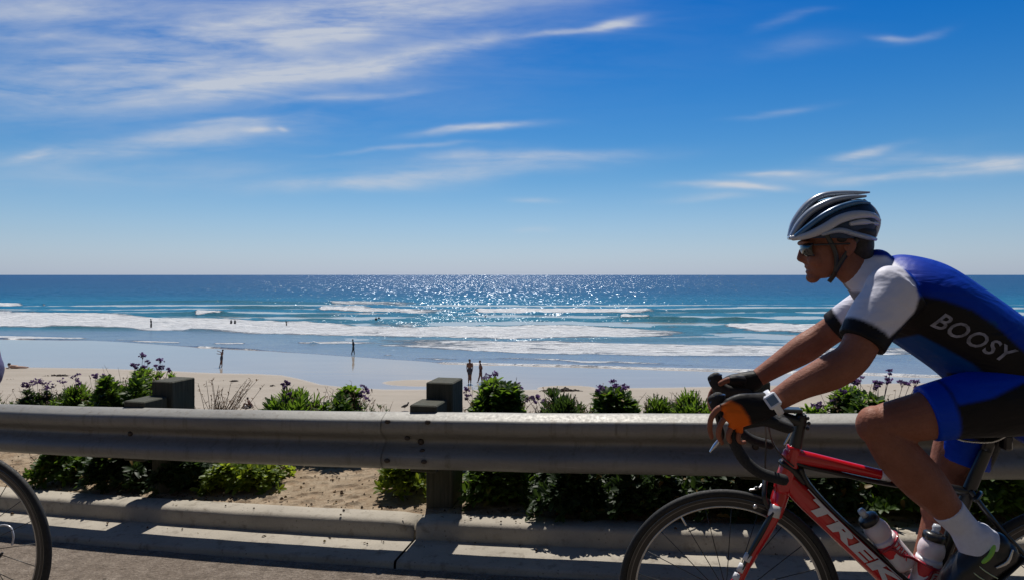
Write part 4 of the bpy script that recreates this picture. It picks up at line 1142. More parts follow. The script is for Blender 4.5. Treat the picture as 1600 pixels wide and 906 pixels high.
    hl = MB(); ball(1303, 356, 0, .118, .086, .090, -4, hl); ball(1338, 346, 0, .056, .074, .068, 0, hl)
    liner = MB(); liner.v, liner.f, liner.mi = hl.v, hl.f, hl.mi
    # cut the liner flat at the brow line
    lin = remesh(hl, 'helmet', M_HB, man, .005, 3)
    off = OFF[lin]; import bmesh
    bm = bmesh.new(); bm.from_mesh(lin.data)
    pa, pb = B(1236, 373, 0), B(1366, 376, 0); dn = (pb-pa).normalized().cross(CD).normalized()
    if dn.z > 0: dn = -dn
    bmesh.ops.bisect_plane(bm, geom=bm.verts[:]+bm.edges[:]+bm.faces[:], plane_co=pa-off, plane_no=dn, clear_outer=True)
    bmesh.ops.holes_fill(bm, edges=[e for e in bm.edges if e.is_boundary]); bm.to_mesh(lin.data); bm.free()
    def rib(pts, rad, m_, nm='shell_rib'):
        MB().sweep([B(x, y, c) for x, y, c in pts], rad, 12, CD, sub=5).build(nm, m_, lin)
    for s in (-1, 1):
        rib([(1236, 368, s*.020), (1243, 346, s*.020), (1262, 320, s*.020), (1286, 306, s*.020), (1320, 302.5, s*.019), (1358, 301, s*.016)], [(.011, .015), (.012, .016), (.011, .016), (.010, .016), (.009, .014), (.003, .006)], M_HS)
        rib([(1238, 370, s*.046), (1250, 349, s*.052), (1270, 329, s*.056), (1298, 315, s*.055), (1325, 309, s*.048), (1352, 307, s*.036)], [(.010, .013), (.011, .014), (.011, .014), (.010, .014), (.008, .012), (.004, .006)], M_HS)
        rib([(1245, 369, s*.066), (1262, 355, s*.076), (1285, 338, s*.079), (1310, 325, s*.074), (1338, 317, s*.060), (1358, 318, s*.045)], [(.008, .008), (.009, .010), (.009, .010), (.009, .010), (.008, .010), (.004, .006)], M_HL)
        rib([(1240, 372, s*.055), (1262, 368, s*.079), (1288, 357, s*.090), (1312, 343, s*.088), (1338, 336, s*.078), (1362, 337, s*.058), (1373, 344, s*.035)], [(.009, .012), (.011, .012), (.014, .012), (.014, .012), (.013, .012), (.010, .011), (.006, .008)], M_HW)
        rib([(1286, 366, s*.089), (1312, 360, s*.090), (1336, 366, s*.084), (1356, 371, s*.068), (1367, 374, s*.040)], [(.006, .009), (.008, .010), (.008, .010), (.008, .010), (.005, .008)], M_HS)
        rib([(1330, 350, s*.082), (1350, 347, s*.070), (1370, 350, s*.042)], [(.007, .008), (.009, .009), (.006, .007)], M_HW)
        rib([(1363, 374, s*.035), (1370, 358, s*.030), (1371, 344, s*.028), (1364, 328, s*.026), (1350, 314, s*.024)], [(.008, .010), (.008, .010), (.009, .012), (.008, .010), (.005, .008)], M_HW)
        # strap
        MB().sweep([B(1292, 368, s*.078), B(1306, 396, s*.068), B(1306, 424, s*.050), B(1296, 440, s*.022)], [(.007, .0018)]*4, 8, CD, sub=4).build('chin_strap', M_BLK, lin)
        MB().sweep([B(1340, 374, s*.076), B(1322, 398, s*.070), B(1306, 424, s*.052)], [(.007, .0018)]*3, 8, CD, sub=4).build('chin_strap', M_BLK, lin)
    rib([(1234, 371, 0), (1240, 348, 0), (1256, 325, 0), (1282, 306, 0), (1310, 300.5, 0)], [(.006, .008), (.008, .010), (.008, .010), (.007, .010), (.004, .006)], M_HS)
    rib([(1236, 372, -.052), (1233.5, 372, -.026), (1233, 372, 0), (1233.5, 372, .026), (1236, 372, .052)], [(.007, .006)]*5, M_HS, 'brow_edge')
    # ---------------- sunglasses
    gl = MB()
    lens = mat('dark_lens', (.012, .015, .02), .08, .3, .05, 10, coat=1.0)
    vs = []; fs = []; n = 22
    for i, (dy, out) in enumerate([(-9.5, .000), (-5, .004), (0, .005), (6, .003), (11, -.002)]):
        for k in range(n):
            t_ = -1+2*k/(n-1); c = .062*math.sin(t_*1.25)/math.sin(1.25); bk = .045*(1-math.cos(t_*1.35))
            drop = 1.0 if abs(t_) > .13 or dy < 0 else .25
            vs.append(B(1252+dy*.05, 390+dy*drop, c)+AD*(bk-out))
    for i in range(4):
        for k in range(n-1): fs.append((i*n+k, i*n+k+1, (i+1)*n+k+1, (i+1)*n+k))
    gls = mk('sunglasses', vs, fs, lens, man); md = gls.modifiers.new('t', 'SOLIDIFY'); md.thickness = .002
    for s in (-1, 1):
        MB().sweep([B(1272, 383, s*.061), B(1298, 382, s*.076), B(1328, 381, s*.080)], [(.003, .0015), (.0028, .0015), (.0025, .0015)], 8, CD, sub=3).build('temple_arm', M_BLK, gls)
    # ---------------- jersey
    j = MB()
    j.sweep([B(1349, 427, 0), B(1368, 440, 0), B(1396, 452, 0), B(1432, 472, 0), B(1475, 500, 0), B(1520, 532, 0), B(1562, 568, 0), B(1600, 604, 0), B(1632, 640, 0)],
            [(.066, .064), (.086, .115), (.114, .165), (.134, .182), (.135, .175), (.136, .163), (.142, .160), (.150, .172), (.115, .16)], 30, CD, sub=4)
    j.ball(B(1370, 408, 0), (.036, .06, .036))
    for s in (-1, 1):
        sh, elb, wr = arms[s]
        j.ball(sh+AD*.0, (.072, .060, .072)); e_ = sh.lerp(elb, .80) if s < 0 else sh.lerp(elb, .86)
        j.sweep([sh+AD*.03+up*.01, sh.lerp(elb, .35), e_], [(.078, .062), (.071, .060), (.064, .056)] if s < 0 else [(.072, .06), (.064, .056), (.058, .05)], 22, CD, sub=3, cap='flat')
    jer = remesh(j, 'jersey', M_LYC, man, .0055, 5)
    cuffc = [arms[s][0].lerp(arms[s][1], .80 if s < 0 else .86) for s in (-1, 1)]
    cuffd = [(arms[s][1]-arms[s][0]).normalized() for s in (-1, 1)]
    white_poly = [(1340, 395), (1362, 400), (1386, 401), (1412, 420), (1430, 443), (1436, 464), (1430, 486), (1410, 508), (1388, 528), (1370, 545), (1280, 520), (1280, 400)]
    black_poly = [(1428, 478), (1440, 462), (1475, 468), (1520, 484), (1560, 512), (1600, 548), (1640, 585), (1640, 660), (1470, 640), (1480, 582), (1540, 585), (1520, 568), (1470, 540), (1436, 522), (1400, 530), (1370, 545), (1405, 512)]
    def jc(px, py, c):
        # distance along each sleeve gives the black cuff
        return BLUE
    me = jer.data; offj = OFF[jer]; at = me.color_attributes.new('panel', 'FLOAT_COLOR', 'POINT'); buf = np.ones((len(me.vertices), 4), np.float32)
    def jcol(w, n1):
        c = side_c(w); q = w-CD*2*c if c > 0 else w
        px, py = pix(q); col = BLUE
        if inpoly(px, py, white_poly): col = WHT
        elif inpoly(px, py, black_poly): col = BLK
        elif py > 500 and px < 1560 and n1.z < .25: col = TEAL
        px2, py2 = pix(w)
        if abs(c) < .10 and px2 < 1345 and py2 > 440: col = WHT if abs(c) > .012 and not (455 < py2 < 480) else GREY
        for cc, dd in zip(cuffc, cuffd):
            l = (w-cc); t_ = l.dot(dd)
            if t_ > -.040 and (l-dd*t_).length < .085: col = BLK
        if c > 0 and col == BLUE and px < 1440 and py > 430 and n1.z < .3: col = WHT
        return col
    for i, v in enumerate(me.vertices): buf[i, :3] = avg(jcol, v.co+offj, v.normal)
    at.data.foreach_set('color', buf.ravel())
    dg = bpy.context.evaluated_depsgraph_get()
    bvh = BVHTree.FromPolygons([v.co+offj for v in me.vertices], [tuple(p.vertices) for p in me.polygons])
    a0, a1 = B(1460, 509, -.19), B(1588, 573, -.19)
    lettering('jersey_lettering', 'BOOSY', a0, a1, .046, up+AD*.3, -CD, mat('pale_print', (.20, .21, .28), .5, 0, .6, 40), jer, .25, .015, bvh)
    # ---------------- shorts: both thighs and the seat in one piece
    sh_ = MB()
    sh_.sweep([B(1560, 612, 0), B(1596, 622, 0), B(1634, 638, 0)], [(.085, .150), (.110, .168), (.085, .15)], 26, CD, sub=3)
    hems = {}
    for s in (-1, 1):
        hip, th, kn = L[s][0], L[s][1], L[s][2]
        d = (kn-hip)
        tt = .78 if s < 0 else .56
        e_ = hip.lerp(kn, tt)
        if s < 0:
            sh_.sweep([B(1600, 622, -.09), B(1545, 628, -.105), B(1495, 636, -.112), B(1446, 646, -.115)], [(.103, .097), (.098, .092), (.088, .085), (.079, .078)], 24, CD, sub=3, cap='flat')
            hems[s] = (B(1446, 646, -.115), d.normalized())
        else:
            sh_.sweep([hip, hip.lerp(kn, .3), e_], [(.096, .094), (.088, .087), (.080, .079)], 24, CD, sub=3, cap='flat')
            hems[s] = (e_, d.normalized())
    sho = remesh(sh_, 'shorts', M_LYC, man, .0055, 4)
    blue_top = [(1380, 640), (1430, 560), (1640, 560), (1640, 592), (1598, 598), (1550, 622), (1500, 632), (1460, 635), (1428, 637)]
    me = sho.data; offs_ = OFF[sho]; at = me.color_attributes.new('panel', 'FLOAT_COLOR', 'POINT'); buf = np.ones((len(me.vertices), 4), np.float32)
    def scol(w, n1):
        c = side_c(w); px, py = pix(w); col = BLK
        if c < .02 and inpoly(px, py, blue_top): col = (.0, .050, .55)
        for s in (-1, 1):
            if (c < 0) == (s < 0):
                hc_, hd_ = hems[s]; t_ = (w-hc_).dot(hd_)
                if t_ > (-.050 if s < 0 else -.085) and (w-hc_).length < .15 and (s < 0 or px < 1548): col = (.0, .050, .55)
                if s < 0 and -.056 < t_ < -.050: col = BLK
        return col
    for i, v in enumerate(me.vertices): buf[i, :3] = avg(scol, v.co+offs_, v.normal)
    at.data.foreach_set('color', buf.ravel())
    # ---------------- socks, shoes
    M_SOCK = mat('white_sock', (.68, .70, .80), .85, 0, .06, 60, .4, 220); M_SHOE = mat('black_shoe', (.013, .013, .014), .4, 0, .3, 25, coat=.2)
    M_LIME = mat('lime_trim', (.30, .62, .08), .5, 0, .05, 30)
    for s in (-1, 1):
        hip, th, kn, c2, an, heel, ball_, toe = L[s]
        top = an.lerp(c2, .42)
        sk = MB(); sk.ball(an.lerp(heel, .38), (.043, .039, .043)); sk.ball(an.lerp(heel, .62), (.041, .037, .041))
        sk.sweep([top, an.lerp(c2, .2), an, an+(heel-an)*.25+(ball_-an)*.14, an+(heel-an)*.42+(ball_-an)*.28], [(.0455, .0425), (.042, .040), (.0405, .038), (.046, .039), (.046, .038)], 24, CD, sub=3, cap='flat'); remesh(sk, 'sock', M_SOCK, man, .004, 3)
        fd = (ball_-heel).normalized(); fu = CD.cross(fd).normalized()
        if fu.z < 0: fu = -fu
        sm = MB()
        sm.sweep([heel-fd*.004-fu*.002, heel+fd*.045+fu*.004, heel.lerp(ball_, .62)+fu*.004, ball_+fu*.0, toe+fu*-.004], [(.040, .037), (.046, .040), (.044, .044), (.036, .050), (.024, .042)], 22, CD, sub=3)
        op = an + (heel-an)*.34 + (ball_-an)*.22; ld = (an-c2).normalized()
        sm.sweep([op, op+ld*.05], [(.052, .041), (.056, .043)], 20, CD, cap='flat')
        sm.sweep([op+ld*.03, ball_.lerp(op, .25)+fu*.012, toe+fu*.002], [(.050, .043), (.038, .046), (.020, .036)], 20, CD, sub=3)
        sm.ball(heel-fd*.002+fu*.024, (.034, .036, .036))
        shoe = remesh(sm, 'shoe', M_SHOE, man, .004, 4)
        cc = op; cdn = ld
        e2 = CD; e1 = cdn.cross(CD).normalized()
        if e1.dot(AD) < 0: e1 = -e1
        MB().sweep([cc+(e1*math.cos(t_)*.0520+e2*math.sin(t_)*.0420)+cdn*(.004+.012*math.sin(t_*1)**2-.008*math.cos(t_)) for t_ in np.linspace(0, 2*math.pi, 28, endpoint=False)], .0062, 8, cdn, closed=True).build('collar_trim', M_LIME, shoe)
        MB().sweep([heel-fd*.03-fu*.036, heel+fd*.05-fu*.044, ball_-fu*.034, toe-fu*.026+fd*.01], [(.0055, .030), (.006, .030), (.007, .038), (.005, .028)], 12, CD, sub=3).build('sole', M_BLK, shoe)
        sd_ = -CD if s < 0 else CD
        MB().sweep([heel-fd*.020+sd_*.036+fu*.010, heel+fd*.012+sd_*.0425-fu*.004, heel+fd*.045+sd_*.0445+fu*.002], [(.003, .002), (.005, .002), (.003, .002)], 8, CD, sub=3).build('shoe_flash', M_SIL, shoe)
        for q_ in (.45, .62):
            m0 = heel.lerp(ball_, q_)
            MB().sweep([m0+sd_*.046-fu*.02, m0+sd_*.046+fu*.012+fd*.012, m0+sd_*.034+fu*.036+fd*.016, m0+fu*.050+fd*.014], [(.0035, .0016)]*4, 8, fd, sub=3).build('shoe_strap', mat('pale_lime_cord', (.62, .70, .42), .5, 0, .05, 30), shoe)
    # ---------------- gloves over palm and first finger joints; fingertips bare
    for s, H in ((-1, Hn), (1, Hf)):
        k = 1 if s < 0 else -1
        wr = arms[s][2]; gm = MB()
        if s < 0: gm.sweep([wr.lerp(H(1182, 636), .25), H(1182, 636, -.010), H(1160, 640, -.020), H(1143, 645, -.024)], [(.036, .033), (.041, .029), (.0465, .025), (.043, .022)], 18, CD, sub=3)
        else: gm.sweep([wr, wr.lerp(H(1158, 640, .014), .5), H(1158, 640, .018), H(1143, 645, .022)], [(.036, .033), (.041, .029), (.0465, .025), (.043, .022)], 18, CD, sub=3)
        base = [(1134, 634), (1139, 648), (1146, 661), (1155, 670)]; tips0 = [(1125, 637), (1132, 654), (1142, 669), (1154, 677)]; rr = [.0080, .0080, .0076, .0068]
        for i in range(4):
            o = -k*(.030-.006*i)
            gm.sweep([H(base[i][0]+6, base[i][1], o), H(*base[i], o), H(*tips0[i], o-k*.003)], [rr[i]*1.6, rr[i]*1.5, rr[i]*1.4], 12, CD, cap='flat')
        gm.sweep([H(1174, 629, k*.004), H(1158, 627, k*.021), H(1146, 628, k*.026)], [.018, .0155, .0142], 12, CD, cap='flat')
        gl_ = remesh(gm, 'glove', M_LYC, man, .0036, 3)
        op = [(1124, 650), (1128, 634), (1142, 626), (1158, 634), (1170, 652), (1174, 668), (1160, 678), (1140, 672), (1128, 662)]
        me = gl_.data; og = OFF[gl_]; at = me.color_attributes.new('panel', 'FLOAT_COLOR', 'POINT'); buf = np.ones((len(me.vertices), 4), np.float32)
        def gcol(w, n1):
            px, py = pix(w); return (.80, .15, .012) if (s < 0 and n1.dot(-CD) > .15 and inpoly(px, py, op)) else BLK
        for i, v in enumerate(me.vertices): buf[i, :3] = avg(gcol, v.co+og, v.normal)
        at.data.foreach_set('color', buf.ravel())
    MB().box(H_near_patch(Hn), (AD, -CD, up), (.010, .003, .008), bev=.0015).build('glove_tab', M_WHT, man, False)
    # ---------------- wristwatch on the near wrist
    wr = arms[-1][2]; fa = (B(1250, 603, -.212)-wr).normalized(); M_W = mat('white_resin', (.74, .76, .82), .4, 0, .04, 30)
    cw = wr + fa*.004
    e1 = fa.cross(-CD).normalized(); 
    if e1.z < 0: e1 = -e1
    nd = (-CD*.93+e1*.38).normalized(); sd2 = fa.cross(nd).normalized()
    ring_ = [cw+(nd*math.cos(t_)*.0345+sd2*math.sin(t_)*.0365) for t_ in np.linspace(0, 2*math.pi, 40, endpoint=False)]
    watch = MB().sweep(ring_, (.0022, .0105), 10, fa, closed=True).build('wristwatch', M_W, man)
    MB().box(cw+nd*.039, (fa, sd2, nd), (.0185, .021, .0065), bev=.005).build('watch_case', M_W, watch, False)
    MB().box(cw+nd*.0445, (fa, sd2, nd), (.0125, .0125, .0022), bev=.001).build('watch_face', mat('blue_grey_display', (.09, .16, .26), .15, 0, .05, 20, coat=1.0), watch, False)
    return man
def H_near_patch(H): return H(1171, 625, -.026)
RIDER = build_rider()

# ------------------------------------------------------------------ the rider in front, only the back of whose bike is in the picture
def copy_tree(o, parent=None):
    c = o.copy(); link(c); OFF[c] = OFF.get(o, Vector())
    if parent is not None: c.parent = parent
    for ch in list(o.children):
        copy_tree(ch, c)
    return c
target_hub = P(-50, 853, 2.42)
shift = target_hub - HUB2
bk2 = copy_tree(BIKE); bk2.location = BIKE.location+shift
bk2['label'] = 'dark tyred racing bicycle leaving the frame at the far left'
rd2 = copy_tree(RIDER); rd2.location = RIDER.location+shift+AD*.045
for ch in rd2.children:
    if ch.name.startswith(('shorts', 'jersey')):
        ch.data = ch.data.copy(); ch.data.materials.clear()
        ch.data.materials.append(mat('plum_lycra', (.035, .025, .07), .5, 0, .15, 20) if ch.name.startswith('shorts') else mat('dusky_violet_lycra', (.10, .085, .19), .6, 0, .1, 20))
rd2['label'] = 'leading rider at the left frame edge, only the back showing'

# ------------------------------------------------------------------ plants along the verge (sea lavender, dry stems, low greenery)
def m_leaf(name, c0, c1, tr, rough=.5):
    m = bpy.data.materials.new(name); m.use_nodes = True; t = NT(m.node_tree); b = t.n['Principled BSDF']; out = t.n['Material Output']
    oc = t.new('ShaderNodeTexCoord').outputs['Object']
    rnd = t.new('ShaderNodeAttribute', attribute_name='tone').outputs['Fac']
    n = t.noise(oc, 12, 3)
    f = t.math('ADD', t.math('MULTIPLY', rnd, .7), t.math('MULTIPLY', n, .3))
    c = t.mix(f, c0+(1,), c1+(1,))
    c = t.mix(t.maprange(rnd, .93, .96), c, (.20, .13, .03, 1))
    t.link(c, b.inputs['Base Color']); b.inputs['Roughness'].default_value = rough; b.inputs['Specular IOR Level'].default_value = .35
    tl = t.new('ShaderNodeBsdfTranslucent'); t.link(t.mix(rnd, tuple(x*.7 for x in tr)+(1,), tr+(1,)), tl.inputs[0])
    mx = t.new('ShaderNodeMixShader'); mx.inputs[0].default_value = .42
    t.link(b.outputs[0], mx.inputs[1]); t.link(tl.outputs[0], mx.inputs[2]); t.link(mx.outputs[0], out.inputs[0])
    return m
M_LEAF = m_leaf('sea_lavender_leaf', (.018, .045, .008), (.065, .115, .018), (.22, .38, .03))
M_LEAF2 = m_leaf('shaded_succulent_leaf', (.012, .030, .010), (.038, .068, .020), (.07, .13, .02))  # darker, less translucent leaf: shade of the bushes put into its colour
M_LEAF3 = m_leaf('sun_brightened_leaf', (.05, .085, .010), (.13, .19, .02), (.50, .62, .05))  # brighter leaf copy, sunlight put into its colour and translucence
M_DRY = m_leaf('dry_stalk', (.10, .065, .045), (.22, .16, .11), (.20, .13, .08), .8)
M_PURP = m_leaf('purple_petals', (.055, .030, .085), (.16, .10, .21), (.22, .11, .32), .8)
def leaf(vs, fs, tn, base, d, up, L, w, droop, tone):
    """spoon-shaped leaf folded along its midrib"""
    d = d.normalized(); side = d.cross(up)
    if side.length < 1e-3: side = Vector((1, 0, 0))
    side.normalize(); n = side.cross(d).normalized(); b0 = len(vs)
    for (t, ww) in ((0, .12), (.35, .62), (.68, 1.0), (.9, .68), (1.0, .05)):
        c = base + d*(L*t) + n*(-droop*L*t*t) ; h = w*ww*.5
        vs += [c-side*h+n*h*.35, c, c+side*h+n*h*.35]; tn += [tone]*3
    for i in range(4):
        a = b0+i*3; fs += [(a, a+1, a+4, a+3), (a+1, a+2, a+5, a+4)]
def with_tone(o, tn):
    at = o.data.attributes.new('tone', 'FLOAT', 'POINT'); at.data.foreach_set('value', np.array(tn, np.float32))
def flower(bush, base, top, rs, size):
    """branching purple head on a thin stalk"""
    vs, fs, tn = [], [], []
    st = MB(); mid = (base+top)/2 + Vector((rs.uniform(-.02, .02), rs.uniform(-.02, .02), 0))
    st.sweep([base, mid, top], [.0022, .0018, .0014], 5, (0, 1, 0), cap='flat', sub=2)
    tips = []
    for k in range(rs.randint(4, 7)):
        a = rs.uniform(0, 6.28); q = top + Vector((math.cos(a)*size*.42*rs.uniform(.3, 1), math.sin(a)*size*.42*rs.uniform(.3, 1), size*rs.uniform(-.1, .5)))
        st.sweep([top-(top-mid)*.12, q], .0011, 4, (0, 1, 0), cap='flat'); tips.append(q)
    vs, fs = list(st.v), list(st.f); tn = [.0]*len(vs)
    for q in tips:
        for k in range(rs.randint(8, 17)):
            c = q + Vector((rs.gauss(0, size*.11), rs.gauss(0, size*.11), rs.gauss(0, size*.06))); s = rs.uniform(.004, .008)
            n = Vector((rs.gauss(0, 1), rs.gauss(0, 1), rs.gauss(0, 1))).normalized(); u = n.orthogonal().normalized()*s; v = n.cross(u)
            b0 = len(vs); vs += [c-u-v*.6, c+u-v*.6, c+u*.6+v, c-u*.6+v]; fs.append((b0, b0+1, b0+2, b0+3)); tn += [rs.random()*.9]*4
    o = mk('flower_head', vs, fs, M_PURP, bush, False); with_tone(o, tn)
def bush(px0, px1, pytop, off, label, seed, leafm=None, kind='rosette', flowers=(), n=None, L=.085, basez=.14, group='flowering bushes behind the guardrail', name='sea_lavender_bush', depth=None, fsize=.06, cat='bush', twigs=26):
    """px0..px1 and pytop: its extent as seen in the photo; off: metres behind the rail face"""
    rs = random.Random(seed); leafm = leafm or M_LEAF
    k = ((px0+px1)/2-800)/F
    X = 0.0
    for _ in range(30): q_ = line_pt(X, off); X += (k*q_.y-q_.x)*.7
    c = line_pt(X, off, basez); D = c.y; w = (px1-px0)/F*D/2; top = CAMZ-(pytop-HY)/F*D; h = max(.06, top-c.z-L*.25); dp = depth or min(.42, max(.16, w*.8))
    b = thing(name, c, label, cat, group)
    vs, fs, tn = [], [], []
    n = int((n or 200)*2.1)
    for i in range(n):
        while True:
            x, y, z = rs.uniform(-1, 1), rs.uniform(-1, 1), rs.uniform(0, 1)**.42
            edge = (1-abs(x)**1.6)**.9*(.88+.75*mnoise.noise(Vector((x*w*11+seed*3.1, y*1.5, seed*.7))))
            if z < edge and abs(y) < 1-.3*z: break
        p = c + Vector((x*w*.96, y*dp, z*h*.97))
        axis = Vector((x*.8+rs.gauss(0, .25), y*.8+rs.gauss(0, .25), .55+z+rs.gauss(0, .15))).normalized()
        tone = rs.random()
        m = rs.randint(6, 10)
        for q in range(m):
            a = 6.283*q/m+rs.random(); u = axis.orthogonal().normalized(); v = axis.cross(u)
            if kind == 'rosette':
                sp = rs.uniform(.45, 1.25); d = (axis + (u*math.cos(a)+v*math.sin(a))*sp)
                leaf(vs, fs, tn, p, d, axis, L*.8*rs.uniform(.5, 1.3), L*.32*rs.uniform(.7, 1.2), rs.uniform(.0, .5), min(.92, max(0, tone+rs.uniform(-.3, .3))) if rs.random() > .03 else 1)
            else:
                d = (axis + (u*math.cos(a)+v*math.sin(a))*rs.uniform(.3, .8))
                leaf(vs, fs, tn, p, d, axis, L*rs.uniform(.6, 1.2), L*.14, rs.uniform(-.1, .25), min(.92, max(0, tone+rs.uniform(-.3, .3))))
    o = mk('foliage', vs, fs, leafm, b, True); with_tone(o, tn)
    if twigs:
        st = MB(); tv, tf, tt = [], [], []
        for i in range(twigs):
            x = rs.uniform(-1, 1); p0 = c + Vector((x*w*.8, rs.uniform(-.5, .3)*dp, h*.35))
            p2 = c + Vector((x*w*1.05+rs.gauss(0, .05), rs.uniform(-.6, .3)*dp, h*(1.02-.45*x*x)*rs.uniform(.85, 1.12)+rs.uniform(0, .05)))
            st.sweep([p0, p0.lerp(p2, .5)+Vector((rs.gauss(0, .02), 0, .01)), p2], [.0022, .0016, .0010], 4, (0, 1, 0), cap='flat', sub=2)
            for q in range(rs.randint(2, 7)):
                leaf(tv, tf, tt, p0.lerp(p2, rs.uniform(.45, 1.03)), Vector((rs.gauss(0, .7), rs.gauss(0, .7), rs.uniform(0, 1))), Vector((0, 0, 1)), rs.uniform(.012, .035), .010, .3, rs.random()*.9)
        nb = len(st.v); fs2 = list(st.f)+[tuple(i+nb for i in f) for f in tf]
        to = mk('dry_stems', list(st.v)+tv, fs2, M_DRY, b, True); with_tone(to, [rs.random()*.9 for _ in st.v]+tt)
    for (fx, fy) in flowers:
        tp = P(fx, fy, D+rs.uniform(-.12, .12)); bs = c + Vector(((tp.x-c.x)*.75, (tp.y-c.y)*.5, min(h*.7, tp.z-c.z-.05)))
        flower(b, bs, tp, rs, fsize*rs.uniform(.8, 1.25))
    return b
def dry_plant(px0, px1, pytop, off, label, seed, n=46, basez=.14):
    rs = random.Random(seed); k = ((px0+px1)/2-800)/F; X = 0.0
    for _ in range(30): q_ = line_pt(X, off); X += (k*q_.y-q_.x)*.7
    c = line_pt(X, off, basez); D = c.y; w = (px1-px0)/F*D/2; h = CAMZ-(pytop-HY)/F*D-c.z
    b = thing('dry_plant', c, label, 'plant', 'dried plants on the verge'); vs, fs, tn = [], [], []
    st = MB(); ends = []
    for i in range(n):
        a = rs.uniform(0, 6.28); r = rs.uniform(0, .6)
        p0 = c + Vector((math.cos(a)*w*r*.9, math.sin(a)*.1, -.03)); lean = rs.uniform(-.35, .75)
        hh = h*rs.uniform(.55, 1.02); p2 = p0 + Vector((lean*hh*.8, rs.uniform(-.12, .12), hh)); p1 = p0.lerp(p2, .55)+Vector((-lean*.06, 0, .03*rs.random()))
        st.sweep([p0, p1, p2], [.0030, .0022, .0013], 5, (0, 1, 0), cap='flat', sub=3); ends.append((p1, p2))
    vs, fs = list(st.v), list(st.f); tn = [rs.random()*.9 for _ in vs]
    for p1, p2 in ends:
        for q in range(rs.randint(3, 9)):
            p = p1.lerp(p2, rs.uniform(.1, 1.05)); d = Vector((rs.gauss(0, .6), rs.gauss(0, .6), rs.uniform(.1, 1)))
            leaf(vs, fs, tn, p, d, Vector((0, 0, 1)), rs.uniform(.015, .042), .010, .3, rs.random()*.9)
    o = mk('stems', vs, fs, M_DRY, b, True); with_tone(o, tn)
    return b
# in view over the rail, left to right
bush(-70, 22, 612, 1.5, 'low pale green plant cut off by the left frame edge', 11, M_LEAF2, 'spike', (), 40, .06)
bush(18, 104, 604, 1.25, 'low rounded bush topped with faded purple flowers near the left frame edge', 12, M_LEAF2, 'rosette', [(40, 602), (50, 600), (58, 597), (66, 600), (74, 601), (80, 604), (46, 606), (70, 607)], 170, .055, fsize=.06)
bush(78, 172, 606, 1.2, 'yellowish green bush with tall faded flower stalks, left of the big leafy bush', 13, M_LEAF, 'spike', [(98, 597), (118, 592), (124, 600)], 190, .08, fsize=.07)
bush(120, 280, 582, 1.0, 'tallest leafy green bush with purple flower heads left of the first timber post', 14, M_LEAF, 'rosette', [(148, 589), (160, 592), (212, 574), (223, 558), (231, 567), (226, 573), (246, 576), (253, 575), (262, 580), (250, 565), (209, 571)], 420, .085, fsize=.055)
dry_plant(300, 374, 588, .95, 'leaning clump of dried brown flower stems right of the first timber post', 15, 60)
bush(402, 520, 616, .95, 'low dark green spiky bush with a single seed stalk at its left end', 16, M_LEAF, 'spike', [(446, 597), (441, 601), (449, 600), (444, 606), (452, 616)], 210, .10, fsize=.028)
dry_plant(478, 560, 603, 1.15, 'tuft of thin dry grass standing behind low bushes in the middle', 17, 26)
bush(470, 592, 609, .95, 'leafy bush with pale purple flowers at its right end, mid rail', 18, M_LEAF, 'rosette', [(568, 607), (574, 612), (566, 618), (573, 626)], 170, .085, fsize=.05)
bush(718, 850, 597, .95, 'bright green bush with one tall purple flower, right of the second timber post', 19, M_LEAF, 'rosette', [(772, 586), (761, 592), (790, 604), (806, 604), (811, 610), (800, 607), (728, 612), (730, 622), (820, 628), (835, 626)], 400, .085, fsize=.055)
bush(800, 950, 618, 1.0, 'low dark ground-hugging bush between two leafy green bushes', 20, M_LEAF2, 'spike', [(826, 625), (838, 622)], 230, .07)
bush(905, 1012, 608, .95, 'rounded green bush with purple heads rising from its top left, mid rail right', 21, M_LEAF, 'rosette', [(939, 609), (946, 612), (958, 603), (962, 606), (973, 603), (978, 607), (936, 614)], 260, .08, fsize=.055)
bush(970, 1070, 620, 1.0, 'low feathery green bush in the gap before the handlebars', 22, M_LEAF, 'spike', (), 170, .065)
bush(1035, 1130, 619, 1.0, 'small green bush just left of the rider\'s gloves', 23, M_LEAF, 'spike', (), 170, .08)
bush(1240, 1440, 610, 1.0, 'green bush with many purple heads seen between the rider\'s arm and knee', 24, M_LEAF, 'rosette', [(1275, 637), (1280, 634), (1303, 625), (1318, 612), (1334, 597), (1345, 594), (1340, 600), (1366, 598), (1372, 601), (1370, 608), (1386, 593), (1391, 583), (1388, 598), (1410, 603), (1422, 599), (1430, 602)], 420, .075, fsize=.05)
bush(1430, 1560, 630, 1.1, 'green bush mostly hidden behind the rider\'s thigh', 25, M_LEAF, 'rosette', (), 160, .08)
bush(176, 292, 574, 1.35, 'leafy crest rising directly behind the first timber post', 51, M_LEAF, 'rosette', (), 200, .07, twigs=34)
bush(60, 190, 612, 1.55, 'low mixed scrub filling the gap left of the tallest bush', 52, M_LEAF2, 'spike', (), 150, .07, twigs=60)
bush(500, 640, 628, 1.4, 'sparse low greenery just left of the rail joint', 53, M_LEAF2, 'spike', (), 60, .05, twigs=20)
bush(835, 925, 628, 1.3, 'flat purplish scrub beside the large kelp heap', 54, M_LEAF2, 'rosette', [(838, 628), (850, 630), (862, 632), (876, 633)], 120, .05, fsize=.045, twigs=60)
bush(1000, 1110, 630, 1.35, 'flat fringe of scrub left of the gloves, behind taller plants', 55, M_LEAF2, 'rosette', (), 120, .05, twigs=40)
